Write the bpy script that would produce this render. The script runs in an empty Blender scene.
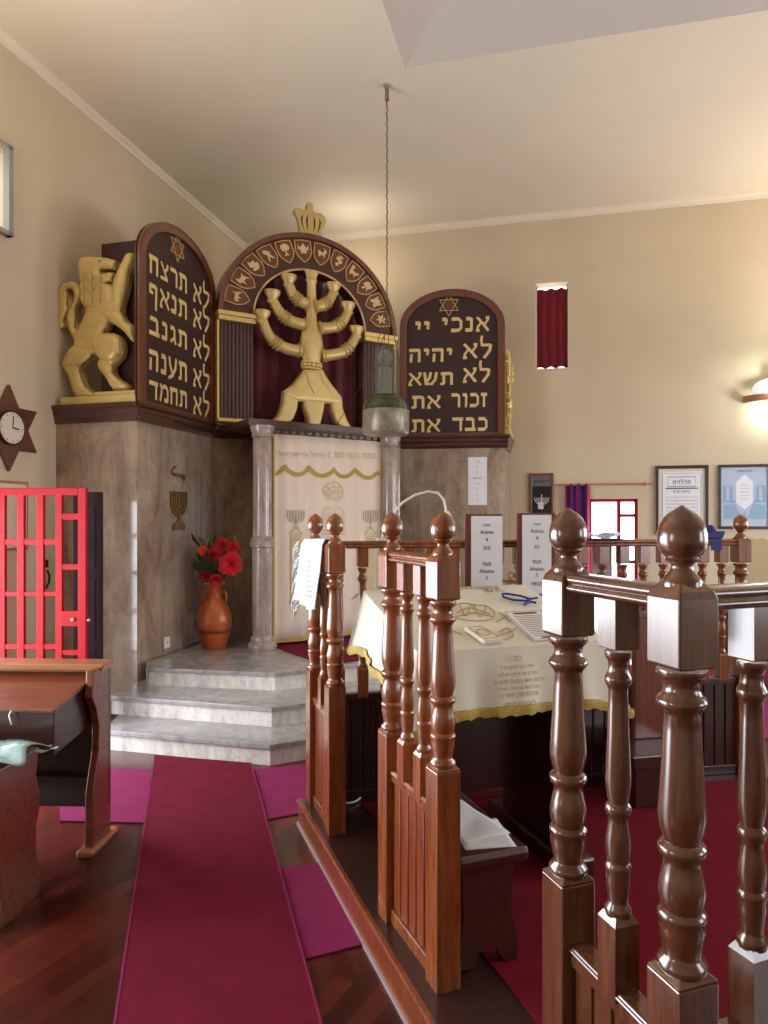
import bpy, bmesh, math, random
from mathutils import Matrix, Vector
random.seed(7)
PI = math.pi
sc = bpy.context.scene
COL = sc.collection
EYE, FPX, HOR = 1.5, 700.0, 518.0

# ------------------------------------------------------------------ materials
def srgb(r, g, b):
    f = lambda c: (c/255/12.92) if c/255 <= .04045 else ((c/255+.055)/1.055)**2.4
    return (f(r), f(g), f(b), 1)
def newmat(name):
    m = bpy.data.materials.new(name); m.use_nodes = True
    nt = m.node_tree; b = nt.nodes['Principled BSDF']
    return m, nt, b
def noise(nt, scale, detail=4, vec=None, rough=.55, dist=0):
    n = nt.nodes.new('ShaderNodeTexNoise'); n.inputs['Scale'].default_value = scale
    n.inputs['Detail'].default_value = detail; n.inputs['Roughness'].default_value = rough
    n.inputs['Distortion'].default_value = dist
    if vec: nt.links.new(vec, n.inputs['Vector'])
    return n
def ramp(nt, fac, stops):
    r = nt.nodes.new('ShaderNodeValToRGB')
    e = r.color_ramp.elements
    while len(e) < len(stops): e.new(.5)
    for i, (p, c) in enumerate(stops): e[i].position = p; e[i].color = c
    nt.links.new(fac, r.inputs['Fac']); return r
def coords(nt, scale=(1,1,1), rot=(0,0,0), kind='Object'):
    t = nt.nodes.new('ShaderNodeTexCoord'); mp = nt.nodes.new('ShaderNodeMapping')
    mp.inputs['Scale'].default_value = scale; mp.inputs['Rotation'].default_value = rot
    nt.links.new(t.outputs[kind], mp.inputs['Vector']); return mp.outputs['Vector']
def bump(nt, b, h, strength=.2, dist=.01):
    n = nt.nodes.new('ShaderNodeBump'); n.inputs['Strength'].default_value = strength
    n.inputs['Distance'].default_value = dist
    nt.links.new(h, n.inputs['Height']); nt.links.new(n.outputs['Normal'], b.inputs['Normal'])
def plain(name, c, rough=.5, metal=0, var=.0, sheen=0, coat=0, nscale=12, bmp=0, bscale=60, trans=0, spec=.5):
    m, nt, b = newmat(name)
    b.inputs['Roughness'].default_value = rough; b.inputs['Metallic'].default_value = metal
    b.inputs['Specular IOR Level'].default_value = spec
    if coat: b.inputs['Coat Weight'].default_value = coat; b.inputs['Coat Roughness'].default_value = .12
    if sheen: b.inputs['Sheen Weight'].default_value = sheen
    if trans: b.inputs['Transmission Weight'].default_value = trans
    v = coords(nt)
    if var:
        n = noise(nt, nscale, 4, v)
        lo = tuple(x*(1-var) for x in c[:3])+(1,); hi = tuple(min(1, x*(1+var)) for x in c[:3])+(1,)
        r = ramp(nt, n.outputs['Fac'], [(.3, lo), (.7, hi)])
        nt.links.new(r.outputs['Color'], b.inputs['Base Color'])
    else: b.inputs['Base Color'].default_value = c
    if bmp:
        n2 = noise(nt, bscale, 3, v); bump(nt, b, n2.outputs['Fac'], bmp, .005)
    return m
def wood(name, dark, light, rough=.28, scale=(22,22,1.6), coat=.4, nsc=2.2):
    m, nt, b = newmat(name)
    v = coords(nt, scale)
    n = noise(nt, nsc, 6, v, .6, .6)
    r = ramp(nt, n.outputs['Fac'], [(.28, dark), (.5, tuple((a+c)/2 for a, c in zip(dark, light))), (.75, light)])
    nt.links.new(r.outputs['Color'], b.inputs['Base Color'])
    b.inputs['Roughness'].default_value = rough
    b.inputs['Coat Weight'].default_value = coat*1.8 if coat > .35 else coat; b.inputs['Coat Roughness'].default_value = .2; b.inputs['Coat IOR'].default_value = 1.55
    bump(nt, b, n.outputs['Fac'], .06, .004)
    return m
def marble(name, stops, seams=True, rough=.18, sc_=1.6):
    m, nt, b = newmat(name)
    v = coords(nt)
    mpg = nt.nodes.new('ShaderNodeMapping'); mpg.inputs['Rotation'].default_value = (0,math.radians(38),0); mpg.inputs['Scale'].default_value = (2.6,2.6,.8); nt.links.new(v, mpg.inputs['Vector'])
    n1 = noise(nt, sc_*1.3, 8, mpg.outputs['Vector'], .62, 1.0)
    n2 = noise(nt, sc_*5, 6, v, .6, 1.5)
    mx = nt.nodes.new('ShaderNodeMath'); mx.operation = 'MULTIPLY_ADD'
    nt.links.new(n2.outputs['Fac'], mx.inputs[0]); mx.inputs[1].default_value = .35
    nt.links.new(n1.outputs['Fac'], mx.inputs[2])
    sb = nt.nodes.new('ShaderNodeMath'); sb.operation = 'SUBTRACT'
    nt.links.new(mx.outputs[0], sb.inputs[0]); sb.inputs[1].default_value = .175
    r = ramp(nt, sb.outputs[0], stops)
    # thin dark veins
    n3 = noise(nt, sc_*1.6, 5, mpg.outputs['Vector'], .6, 1.6)
    ab = nt.nodes.new('ShaderNodeMath'); ab.operation = 'SUBTRACT'; nt.links.new(n3.outputs['Fac'], ab.inputs[0]); ab.inputs[1].default_value = .5
    a2 = nt.nodes.new('ShaderNodeMath'); a2.operation = 'ABSOLUTE'; nt.links.new(ab.outputs[0], a2.inputs[0])
    vr = ramp(nt, a2.outputs[0], [(0, (.62,.6,.6,1)), (.025, (1,1,1,1))])
    mm = nt.nodes.new('ShaderNodeMix'); mm.data_type = 'RGBA'; mm.blend_type = 'MULTIPLY'; mm.inputs[0].default_value = .45
    nt.links.new(r.outputs['Color'], mm.inputs[6]); nt.links.new(vr.outputs['Color'], mm.inputs[7])
    outc = mm.outputs[2]
    if seams:
        sp = nt.nodes.new('ShaderNodeSeparateXYZ'); nt.links.new(v, sp.inputs[0])
        dv = nt.nodes.new('ShaderNodeMath'); dv.operation = 'DIVIDE'; nt.links.new(sp.outputs['Z'], dv.inputs[0]); dv.inputs[1].default_value = .62
        fr = nt.nodes.new('ShaderNodeMath'); fr.operation = 'FRACT'; nt.links.new(dv.outputs[0], fr.inputs[0])
        sr = ramp(nt, fr.outputs[0], [(0, (.82,.8,.78,1)), (.005, (.82,.8,.78,1)), (.008, (1,1,1,1))])
        m2 = nt.nodes.new('ShaderNodeMix'); m2.data_type = 'RGBA'; m2.blend_type = 'MULTIPLY'; m2.inputs[0].default_value = 1
        nt.links.new(outc, m2.inputs[6]); nt.links.new(sr.outputs['Color'], m2.inputs[7]); outc = m2.outputs[2]
    nt.links.new(outc, b.inputs['Base Color'])
    b.inputs['Roughness'].default_value = rough
    return m
M = {}
M['wall'] = plain('cream plaster', srgb(203,188,162), .85, var=.05, nscale=1.2, bmp=.08, bscale=40)
M['ceil'] = plain('ceiling paint', srgb(222,212,194), .8, var=.03, nscale=.8)
M['ceil2'] = plain('grey ceiling board', srgb(196,190,184), .8, var=.02, nscale=.8)
M['marble'] = marble('brown grey marble', [(.25, srgb(112,94,80)), (.42, srgb(144,124,108)), (.58, srgb(168,148,130)), (.8, srgb(196,178,160))], rough=.1, sc_=.9)
M['marblecol'] = marble('mauve marble', [(.25, srgb(120,104,98)), (.5, srgb(160,142,134)), (.8, srgb(190,176,168))], False, .15, 3)
M['step'] = marble('pale grey marble', [(.2, srgb(150,144,144)), (.4, srgb(206,200,194)), (.62, srgb(232,226,218)), (.85, srgb(240,236,230))], False, .16, 2)
M['steptop'] = marble('grey tread marble', [(.25, srgb(128,124,126)), (.5, srgb(160,157,158)), (.8, srgb(188,184,184))], False, .14, 2)
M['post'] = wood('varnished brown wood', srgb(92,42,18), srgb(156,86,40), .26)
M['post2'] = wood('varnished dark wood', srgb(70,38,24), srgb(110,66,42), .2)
M['panel'] = wood('panel wood', srgb(92,38,18), srgb(150,76,36), .3)
M['darkwood'] = wood('dark stained wood', srgb(34,16,12), srgb(62,30,22), .4)
M['cornice'] = wood('mahogany cornice', srgb(44,18,12), srgb(82,36,24), .35, (2,2,20))
M['frame'] = wood('mahogany frame', srgb(78,34,20), srgb(122,60,36), .35)
M['desk'] = wood('pew wood', srgb(92,42,26), srgb(140,74,48), .3, (1.6,20,20))
M['deskd'] = wood('dark pew wood', srgb(50,22,15), srgb(76,36,24), .35, (1.6,20,20))
M['deskl'] = wood('light pew edge', srgb(150,94,60), srgb(186,124,84), .35, (1.6,20,20))
M['face'] = plain('tablet face', srgb(52,30,30), .45, var=.12, nscale=4)
M['band'] = plain('arch band', srgb(74,40,32), .5, var=.1, nscale=4)
M['field'] = plain('shield field', srgb(112,62,30), .5)
M['gold'] = plain('gold paint', srgb(206,180,116), .38, .25, var=.1, nscale=7)
M['goldm'] = plain('bright gold paint', srgb(224,196,124), .35, .35)
M['letter'] = plain('gold lettering', srgb(224,196,134), .45)
M['outline'] = plain('gold outline', srgb(206,170,120), .45)
M['emblem'] = plain('emblem gold', srgb(214,190,144), .5)
M['velvet'] = plain('burgundy velvet', srgb(88,10,32), .8, sheen=.3, var=.2, nscale=3)
M['pilaster'] = plain('fluted dark brown', srgb(84,62,60), .5)
M['cream'] = plain('cream satin cloth', srgb(214,208,192), .65, sheen=.15, var=.03, nscale=4, bmp=.05)
M['curtain'] = plain('pale ark curtain cloth', srgb(222,206,192), .7, sheen=.3, var=.04, nscale=3)
M['white'] = plain('white fabric', srgb(200,206,214), .9)
M['fringe'] = plain('gold fringe', srgb(176,148,56), .6, var=.25, nscale=120, bmp=.6, bscale=200)
M['embr'] = plain('gold embroidery', srgb(176,156,100), .6)
M['embr2'] = plain('faded gold embroidery', srgb(196,180,132), .6)
M['embr3'] = plain('dull brown embroidery', srgb(160,140,112), .6)
M['paper'] = plain('white paper', srgb(226,228,236), .6)
M['ink'] = plain('black ink', srgb(40,40,48), .6)
M['inkg'] = plain('grey ink', srgb(110,110,116), .6)
M['redink'] = plain('dark red ink', srgb(120,30,34), .6)
M['red'] = plain('red enamel paint', srgb(168,5,22), .6, var=.1, nscale=6, spec=.3)
M['carpet'] = plain('crimson carpet', srgb(110,28,50), 1, var=.12, nscale=7, bmp=.5, bscale=260, spec=.1)
M['carpet2'] = plain('rose carpet', srgb(136,46,90), 1, var=.08, nscale=9, bmp=.5, bscale=260, spec=.1)
M['carpetd'] = plain('dark crimson carpet', srgb(104,18,32), 1, var=.12, nscale=9, bmp=.5, bscale=260, spec=.1)
M['terra'] = plain('terracotta', srgb(176,84,36), .35, coat=.2, var=.2, nscale=9)
M['terrad'] = plain('dark terracotta band', srgb(120,56,28), .4)
M['petal'] = plain('red petals', srgb(206,14,24), .6, var=.25, nscale=30)
M['petal2'] = plain('deep red petals', srgb(178,10,34), .6, var=.25, nscale=30)
M['petalo'] = plain('orange petals', srgb(228,70,34), .6, var=.2, nscale=30)
M['leaf'] = plain('dark green leaves', srgb(30,56,26), .5, var=.3, nscale=20)
M['bud'] = plain('yellow green buds', srgb(120,120,50), .5, var=.3, nscale=30)
M['glass'] = plain('smoky glass', srgb(196,200,190), .08, trans=.9, spec=.5)
M['dimglass'] = plain('etched glass', srgb(128,118,98), .3, metal=.1, var=.4, nscale=16)
M['greenglass'] = plain('dark green glass', srgb(50,62,34), .15, coat=.5, var=.3, nscale=5)
M['candle'] = plain('grey candle', srgb(150,138,118), .6)
M['steel'] = plain('steel', srgb(150,145,135), .35, .8)
M['chain'] = plain('dark chain', srgb(84,74,62), .5, .6)
M['bronze'] = plain('brushed bronze', srgb(134,104,52), .4, .5)
M['star'] = wood('clock wood', srgb(74,34,24), srgb(104,52,36), .4)
M['clockface'] = plain('clock face', srgb(214,204,188), .5)
M['black'] = plain('black plastic', srgb(20,18,18), .4)
M['whitepl'] = plain('white plastic', srgb(220,218,212), .4)
M['trimw'] = plain('pale metal strip', srgb(196,180,182), .3, .4)
M['doorw'] = plain('dark door wood', srgb(38,10,18), .8, var=.2, nscale=3)
M['blue'] = plain('blue cloth', srgb(16,34,110), .7)
M['navy'] = plain('blue cord', srgb(22,36,120), .6)
M['purple'] = plain('purple stripe cloth', srgb(70,20,90), .8)
M['magenta'] = plain('magenta stripe cloth', srgb(186,24,90), .8)
M['bluepaper'] = plain('pale blue print', srgb(176,192,214), .5)
M['bluepr'] = plain('blue print ink', srgb(136,168,196), .5)
M['tan'] = plain('tan shadow tone', srgb(176,156,118), .8)  # colour standing in for the shadow on the back wall
M['plastic'] = plain('clear plastic bag', srgb(150,180,180), .12, var=.3, nscale=14, coat=.6)
M['plasticb'] = plain('blue packet', srgb(40,60,120), .25, var=.6, nscale=30, coat=.5)
M['winframe'] = plain('grey window frame', srgb(150,148,142), .4)
# lamp dome: glows softly
m_, nt_, b_ = newmat('glowing opal glass'); b_.inputs['Base Color'].default_value = srgb(236,244,236)
b_.inputs['Emission Color'].default_value = srgb(228,244,232); b_.inputs['Emission Strength'].default_value = .5; M['opal'] = m_
m_, nt_, b_ = newmat('clear thin glass'); tr_ = nt_.nodes.new('ShaderNodeBsdfTransparent'); tr_.inputs['Color'].default_value = (.80,.82,.80,1)
mx_ = nt_.nodes.new('ShaderNodeMixShader'); mx_.inputs[0].default_value = .9; b_.inputs['Base Color'].default_value = srgb(190,190,180); b_.inputs['Roughness'].default_value = .08
nt_.links.new(b_.outputs[0], mx_.inputs[1]); nt_.links.new(tr_.outputs[0], mx_.inputs[2]); nt_.links.new(mx_.outputs[0], nt_.nodes['Material Output'].inputs['Surface']); M['glass'] = m_
m_, nt_, b_ = newmat('translucent red blind'); tr_ = nt_.nodes.new('ShaderNodeBsdfTranslucent'); tr_.inputs['Color'].default_value = srgb(190,20,50)
mx_ = nt_.nodes.new('ShaderNodeMixShader'); mx_.inputs[0].default_value = .10; b_.inputs['Base Color'].default_value = srgb(110,10,30); b_.inputs['Roughness'].default_value = .8
nt_.links.new(b_.outputs[0], mx_.inputs[1]); nt_.links.new(tr_.outputs[0], mx_.inputs[2]); nt_.links.new(mx_.outputs[0], nt_.nodes['Material Output'].inputs['Surface']); M['blind'] = m_
def parquet():
    m, nt, b = newmat('red brown parquet')
    v = coords(nt, (1,1,1), (0,0,math.radians(-75)))
    br = nt.nodes.new('ShaderNodeTexBrick'); nt.links.new(v, br.inputs['Vector'])
    br.inputs['Scale'].default_value = 1; br.inputs['Brick Width'].default_value = .9; br.inputs['Row Height'].default_value = .072
    br.inputs['Mortar Size'].default_value = .0012; br.offset = .43
    br.inputs['Color1'].default_value = srgb(58,20,15); br.inputs['Color2'].default_value = srgb(104,42,30); br.inputs['Mortar'].default_value = srgb(36,14,10)
    v2 = coords(nt, (2,26,2), (0,0,math.radians(-75)))
    n = noise(nt, 2, 5, v2)
    r = ramp(nt, n.outputs['Fac'], [(.3, (.55,.5,.5,1)), (.7, (1,1,1,1))])
    mm = nt.nodes.new('ShaderNodeMix'); mm.data_type = 'RGBA'; mm.blend_type = 'MULTIPLY'; mm.inputs[0].default_value = .7
    nt.links.new(br.outputs['Color'], mm.inputs[6]); nt.links.new(r.outputs['Color'], mm.inputs[7])
    nt.links.new(mm.outputs[2], b.inputs['Base Color'])
    b.inputs['Roughness'].default_value = .28; b.inputs['Coat Weight'].default_value = .2
    return m
M['parquet'] = parquet()
M['backing'] = plain('dark burgundy board', srgb(48,14,20), .6, var=.15, nscale=3)

# ------------------------------------------------------------------ frames
class Fr:
    """local axes in the room: x along, y away, z up (or any orthonormal basis)"""
    def __init__(s, o, a=None, basis=None):
        if basis is None:
            c, n = math.cos(math.radians(a)), math.sin(math.radians(a))
            basis = (Vector((c,n,0)), Vector((-n,c,0)), Vector((0,0,1)))
            o = (o[0], o[1], 0)
        s.o = Vector(o); s.b = [Vector(x).normalized() for x in basis]
        m = Matrix.Identity(4)
        for i in range(3):
            for j in range(3): m[j][i] = s.b[i][j]
            m[i][3] = s.o[i]
        s.m = m; s.inv = m.inverted()
    def pix(s, px, py, ax='y', val=0.0):
        c = s.inv @ Vector((0,0,EYE)); d = s.inv.to_3x3() @ Vector(((px-384)/FPX, 1, -(py-HOR)/FPX))
        i = {'x':0,'y':1,'z':2}[ax]; t = (val-c[i])/d[i]; return c + d*t
    def xz(s, px, py, val=0.0):
        p = s.pix(px, py, 'y', val); return (p.x, p.z)
    def w(s, p): return s.m @ Vector(p)
def smoothp(pts, n=6):
    Q = [Vector(p) for p in [pts[0]]+pts+[pts[-1]]]; out = []
    for i in range(1, len(Q)-2):
        for s_ in range(n):
            u = s_/n; a_, b_, c_, d_ = Q[i-1:i+3]
            out.append(.5*((2*b_)+(-a_+c_)*u+(2*a_-5*b_+4*c_-d_)*u*u+(-a_+3*b_-3*c_+d_)*u**3))
    return out+[Q[-2]]
def gpt(px, py, z=0.0):   # point on a horizontal level seen at a place of the photograph
    t = (z-EYE)/(-(py-HOR)/FPX); return Vector(((px-384)/FPX*t, t, z))
W = Fr((0,0), 0)

def root(name, fr, base, label, cat, group=None, kind=None):
    o = bpy.data.objects.new(name, None); COL.objects.link(o)
    o.empty_display_size = .05
    o.matrix_world = fr.m @ Matrix.Translation(Vector(base))
    o['label'] = label; o['category'] = cat
    if group: o['group'] = group
    if kind: o['kind'] = kind
    RB[o.name] = (fr, Vector(base)); return o
RB = {}
PB = {}
def tag(o, label, cat, group=None, kind=None):
    if label: o['label'] = label
    if cat: o['category'] = cat
    if group: o['group'] = group
    if kind: o['kind'] = kind
    return o

class MB:
    def __init__(s): s.v = []; s.f = []
    def add(s, vs, fs):
        n = len(s.v); s.v += [tuple(v) for v in vs]; s.f += [tuple(i+n for i in f) for f in fs]; return s
    def box(s, x0, x1, y0, y1, z0, z1):
        return s.add([(x0,y0,z0),(x1,y0,z0),(x1,y1,z0),(x0,y1,z0),(x0,y0,z1),(x1,y0,z1),(x1,y1,z1),(x0,y1,z1)],
                     [(0,3,2,1),(4,5,6,7),(0,1,5,4),(1,2,6,5),(2,3,7,6),(3,0,4,7)])
    def obox(s, c, hx, hy, z0, z1, ang=0):
        ca, sa = math.cos(ang), math.sin(ang); vs = []
        for z in (z0, z1):
            for sx, sy in ((-1,-1),(1,-1),(1,1),(-1,1)):
                vs.append((c[0]+sx*hx*ca-sy*hy*sa, c[1]+sx*hx*sa+sy*hy*ca, z))
        return s.add(vs, [(0,3,2,1),(4,5,6,7),(0,1,5,4),(1,2,6,5),(2,3,7,6),(3,0,4,7)])
    def prism(s, poly, a0, a1, ax='y'):
        n = len(poly); mk = (lambda p, a: (p[0], a, p[1])) if ax == 'y' else ((lambda p, a: (p[0], p[1], a)) if ax == 'z' else (lambda p, a: (a, p[0], p[1])))
        vs = [mk(p, a0) for p in poly] + [mk(p, a1) for p in poly]
        fs = [tuple(range(n)), tuple(range(2*n-1, n-1, -1))] + [(i, i+n, (i+1) % n+n, (i+1) % n) for i in range(n)]
        return s.add(vs, fs)
    def loft(s, rings, close=True, cap=True):
        n = len(rings[0]); vs = [p for r in rings for p in r]; fs = []
        for i in range(len(rings)-1):
            for j in range(n if close else n-1):
                k = (j+1) % n; fs.append((i*n+j, i*n+k, (i+1)*n+k, (i+1)*n+j))
        if cap and close: fs += [tuple(range(n-1,-1,-1)), tuple(range((len(rings)-1)*n, len(rings)*n))]
        return s.add(vs, fs)
    def lathe(s, prof, c=(0,0), n=24, sy=1.0, cap=True):
        rings = [[(c[0]+r*math.cos(2*PI*k/n), c[1]+sy*r*math.sin(2*PI*k/n), z) for k in range(n)] for r, z in prof]
        return s.loft(rings, True, cap)
    def tube(s, pts, r, n=8, sy=None):
        pts = [Vector(p) for p in pts]; rings = []
        rr = r if isinstance(r, (list, tuple)) else [r]*len(pts)
        up = Vector((0,1,0)) if sy is None else Vector(sy)
        for i, p in enumerate(pts):
            d = (pts[min(i+1, len(pts)-1)]-pts[max(i-1, 0)]).normalized()
            a = d.cross(up)
            if a.length < 1e-3: a = d.cross(Vector((1,0,0)))
            a.normalize(); b = a.cross(d).normalized()
            rings.append([p + a*rr[i]*math.cos(2*PI*k/n) + b*rr[i]*math.sin(2*PI*k/n) for k in range(n)])
        return s.loft(rings)
    def ball(s, c, rx, ry=None, rz=None, n=16, m=10):
        ry = ry or rx; rz = rz or rx
        return s.loft([[(c[0]+rx*math.sin(t)*math.cos(2*PI*k/n), c[1]+ry*math.sin(t)*math.sin(2*PI*k/n), c[2]-rz*math.cos(t)) for k in range(n)]
                       for t in [max(.02, min(PI-.02, PI*i/m)) for i in range(m+1)]])
    def grid(s, fn, nu, nv):
        vs = [fn(i/nu, j/nv) for j in range(nv+1) for i in range(nu+1)]
        fs = [(j*(nu+1)+i, j*(nu+1)+i+1, (j+1)*(nu+1)+i+1, (j+1)*(nu+1)+i) for j in range(nv) for i in range(nu)]
        return s.add(vs, fs)
    def relief(s, poly, y0, wdt, hgt, res=.008):
        """pillow-shaped raised surface over a flat outline in (x,z), rising towards -y"""
        xs = [p[0] for p in poly]; zs = [p[1] for p in poly]; n = len(poly)
        x0, z0 = min(xs), min(zs); nx = int((max(xs)-x0)/res)+2; nz = int((max(zs)-z0)/res)+2
        seg = [(poly[i], poly[(i+1) % n]) for i in range(n)]
        idx = {}; vs = []
        for j in range(nz):
            for i in range(nx):
                x = x0+i*res; z = z0+j*res; ins = False; d = 9
                for (ax, az), (bx, bz) in seg:
                    if (az > z) != (bz > z) and x < (bx-ax)*(z-az)/(bz-az)+ax: ins = not ins
                if not ins: continue
                for (ax, az), (bx, bz) in seg:
                    dx, dz = bx-ax, bz-az; L = dx*dx+dz*dz or 1e-9
                    t = max(0, min(1, ((x-ax)*dx+(z-az)*dz)/L)); q = (x-ax-t*dx)**2+(z-az-t*dz)**2
                    if q < d: d = q
                k = min(1, math.sqrt(d)/wdt); idx[(i, j)] = len(vs); vs.append((x, y0-hgt*math.sqrt(1-(1-k)**2), z))
        fs = [(idx[(i,j)], idx[(i+1,j)], idx[(i+1,j+1)], idx[(i,j+1)]) for (i, j) in idx if (i+1,j) in idx and (i,j+1) in idx and (i+1,j+1) in idx]
        return s.add(vs, fs)
    def line(s, pts, wd, y0, y1, close=False):
        """flat ribbon following 2D (x,z) points"""
        P = [Vector(p) for p in pts]; n = len(P); L = []; R = []
        for i in range(n):
            a = P[(i-1) % n] if (close or i > 0) else P[i]; b = P[(i+1) % n] if (close or i < n-1) else P[i]
            d = (b-a).normalized(); nn = Vector((-d.y, d.x))
            L.append(P[i]+nn*wd/2); R.append(P[i]-nn*wd/2)
        m = n if close else n-1
        for i in range(m):
            k = (i+1) % n; s.prism([tuple(L[i]), tuple(L[k]), tuple(R[k]), tuple(R[i])], y0, y1)
        return s
    def build(s, name, mat, parent=None, smooth=0, bevel=0, fr=None, base=None, sub=0):
        me = bpy.data.meshes.new(name)
        f2, b2 = (fr, Vector(base or (0,0,0))) if parent is None else PB[parent.name]
        f2 = f2 or W
        me.from_pydata([tuple(Vector(v)-b2) for v in s.v], [], s.f)
        bm = bmesh.new(); bm.from_mesh(me); bmesh.ops.recalc_face_normals(bm, faces=bm.faces); bm.to_mesh(me); bm.free()
        me.materials.append(M[mat] if isinstance(mat, str) else mat)
        o = bpy.data.objects.new(name, me); COL.objects.link(o)
        if parent is None: o.matrix_world = f2.m @ Matrix.Translation(b2)
        else: o.parent = parent
        PB[o.name] = (f2, b2)
        if smooth:
            me.shade_smooth()
            try: me.set_sharp_from_angle(angle=math.radians(smooth))
            except Exception: pass
        if bevel:
            b = o.modifiers.new('edge', 'BEVEL'); b.width = bevel; b.segments = 2; b.limit_method = 'ANGLE'; b.angle_limit = math.radians(40)
        return o
_root = root
def root(*a, **k):
    o = _root(*a, **k); PB[o.name] = RB[o.name]; return o


H2, V2 = .25, .175
GL = {
'א': (.8, [(.17,[(.06,.97),(.40,.55),(.76,.03)]),(.14,[(.74,1.0),(.72,.78),(.52,.46)]),(.14,[(.06,0),(.10,.28),(.30,.62)]),(.2,[(.62,.95),(.8,.93)]),(.18,[(.0,.04),(.2,.04)])]),
'ב': (.8, [(H2,[(.08,.9),(.56,.9)]),(V2,[(.60,.9),(.60,.1)]),(H2,[(0,.1),(.76,.1)])]),
'ג': (.6, [(H2,[(.08,.9),(.38,.9)]),(V2,[(.40,.9),(.40,.35),(.50,.0)]),(.17,[(.40,.38),(.08,.08)])]),
'ד': (.8, [(H2,[(0,.9),(.76,.9)]),(V2,[(.62,.95),(.60,0)])]),
'ה': (.8, [(H2,[(.02,.9),(.66,.9)]),(V2,[(.66,.9),(.64,0)]),(V2,[(.14,.60),(.10,0)])]),
'ו': (.42, [(H2,[(.05,.9),(.30,.9)]),(V2,[(.30,.9),(.28,0)])]),
'ז': (.46, [(H2,[(0,.9),(.42,.9)]),(V2,[(.22,.9),(.20,0)])]),
'ח': (.82, [(H2,[(0,.9),(.72,.9)]),(V2,[(.68,.9),(.66,0)]),(V2,[(.14,.9),(.12,0)])]),
'ט': (.82, [(V2,[(.1,.98),(.12,.12)]),(.19,[(.1,.1),(.66,.1)]),(V2,[(.7,.1),(.70,.82),(.42,.9)])]),
'י': (.42, [(H2,[(.05,.9),(.28,.9)]),(V2,[(.30,.92),(.24,.52)])]),
'כ': (.76, [(H2,[(.08,.9),(.48,.9)]),(V2,[(.50,.92),(.64,.72),(.64,.28),(.50,.08)]),(H2,[(.48,.1),(.04,.1)])]),
'ך': (.72, [(H2,[(0,.9),(.6,.9)]),(V2,[(.6,.9),(.58,-.32)])]),
'ל': (.74, [(.15,[(.14,1.5),(.10,1.2),(.14,.9)]),(.19,[(.1,.88),(.62,.88)]),(V2,[(.64,.9),(.58,.5),(.26,0)])]),
'מ': (.86, [(H2,[(.36,.9),(.62,.9)]),(V2,[(.64,.92),(.76,.66),(.76,.1)]),(H2,[(.78,.1),(.46,.1)]),(V2,[(.06,1.0),(.2,.78),(.36,.88)]),(V2,[(.22,.76),(.06,0)])]),
'ם': (.8, [(H2,[(.02,.9),(.66,.9)]),(V2,[(.68,.9),(.68,.1)]),(H2,[(.7,.1),(.1,.1)]),(V2,[(.12,.1),(.12,.9)])]),
'נ': (.56, [(H2,[(.1,.9),(.36,.9)]),(V2,[(.40,.92),(.40,.1)]),(H2,[(.42,.1),(.04,.1)])]),
'ן': (.42, [(H2,[(.05,.9),(.3,.9)]),(V2,[(.28,.9),(.26,-.32)])]),
'ס': (.78, [(H2,[(.04,.9),(.62,.9)]),(V2,[(.66,.86),(.62,.36),(.38,.06),(.16,.34),(.12,.86)])]),
'ע': (.76, [(V2,[(.08,.98),(.12,.62),(.34,.16)]),(V2,[(.66,.98),(.60,.5),(.34,.08),(.0,-.1)]),(.18,[(.0,.95),(.14,.95)]),(.18,[(.58,.95),(.7,.95)])]),
'פ': (.78, [(H2,[(.1,.9),(.58,.9)]),(V2,[(.62,.92),(.62,.1)]),(H2,[(.64,.1),(.04,.1)]),(V2,[(.12,.9),(.12,.56),(.34,.54)])]),
'ף': (.78, [(H2,[(.1,.9),(.58,.9)]),(V2,[(.62,.92),(.58,-.36)]),(V2,[(.12,.9),(.12,.54),(.34,.52)])]),
'צ': (.76, [(.19,[(.04,.1),(.66,.1)]),(.16,[(.08,.97),(.60,.12)]),(V2,[(.66,.97),(.62,.74),(.40,.52)])]),
'ץ': (.66, [(V2,[(.3,.5),(.3,-.32)]),(V2,[(.05,.97),(.3,.5)]),(V2,[(.56,.97),(.3,.5)])]),
'ק': (.78, [(H2,[(.04,.9),(.66,.9)]),(V2,[(.68,.92),(.60,.42),(.40,.14)]),(V2,[(.16,.58),(.14,-.36)])]),
'ר': (.72, [(H2,[(.04,.9),(.48,.9)]),(V2,[(.46,.94),(.60,.80),(.60,0)])]),
'ש': (.92, [(V2,[(.06,.97),(.14,.15)]),(V2,[(.44,.97),(.38,.6),(.14,.2)]),(V2,[(.80,.97),(.72,.42),(.5,.1)]),(.19,[(.1,.09),(.58,.09)]),(.18,[(0,.94),(.12,.94)]),(.18,[(.38,.94),(.5,.94)]),(.18,[(.74,.94),(.86,.94)])]),
'ת': (.8, [(H2,[(.04,.9),(.6,.9)]),(V2,[(.60,.94),(.68,.82),(.68,0)]),(V2,[(.20,.9),(.20,.1)]),(.18,[(.2,.08),(.0,.08)])]),
}
def strokes(t):
    """flat outline pieces of a line of square letters, visual order left to right"""
    vs, fs, x, q = [], [], 0, 0
    for ch in t:
        if ch not in GL: x += .55; continue
        w_, st_ = GL[ch]
        for wd, pl in st_:
            for i in range(len(pl)-1):
                a = Vector(pl[i]); b = Vector(pl[i+1]); d = (b-a).normalized(); n = Vector((-d.y,d.x))*wd/2
                e0 = d*wd*(.10 if i == 0 else .34); e1 = d*wd*(.10 if i == len(pl)-2 else .34)
                k = len(vs)
                for p in (a-e0+n, a-e0-n, b+e1-n, b+e1+n): vs.append(Vector((p.x+x, p.y, q*.00003)))
                fs.append((k,k+1,k+2,k+3)); q += 1
        x += w_+.14
    return vs, fs
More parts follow.
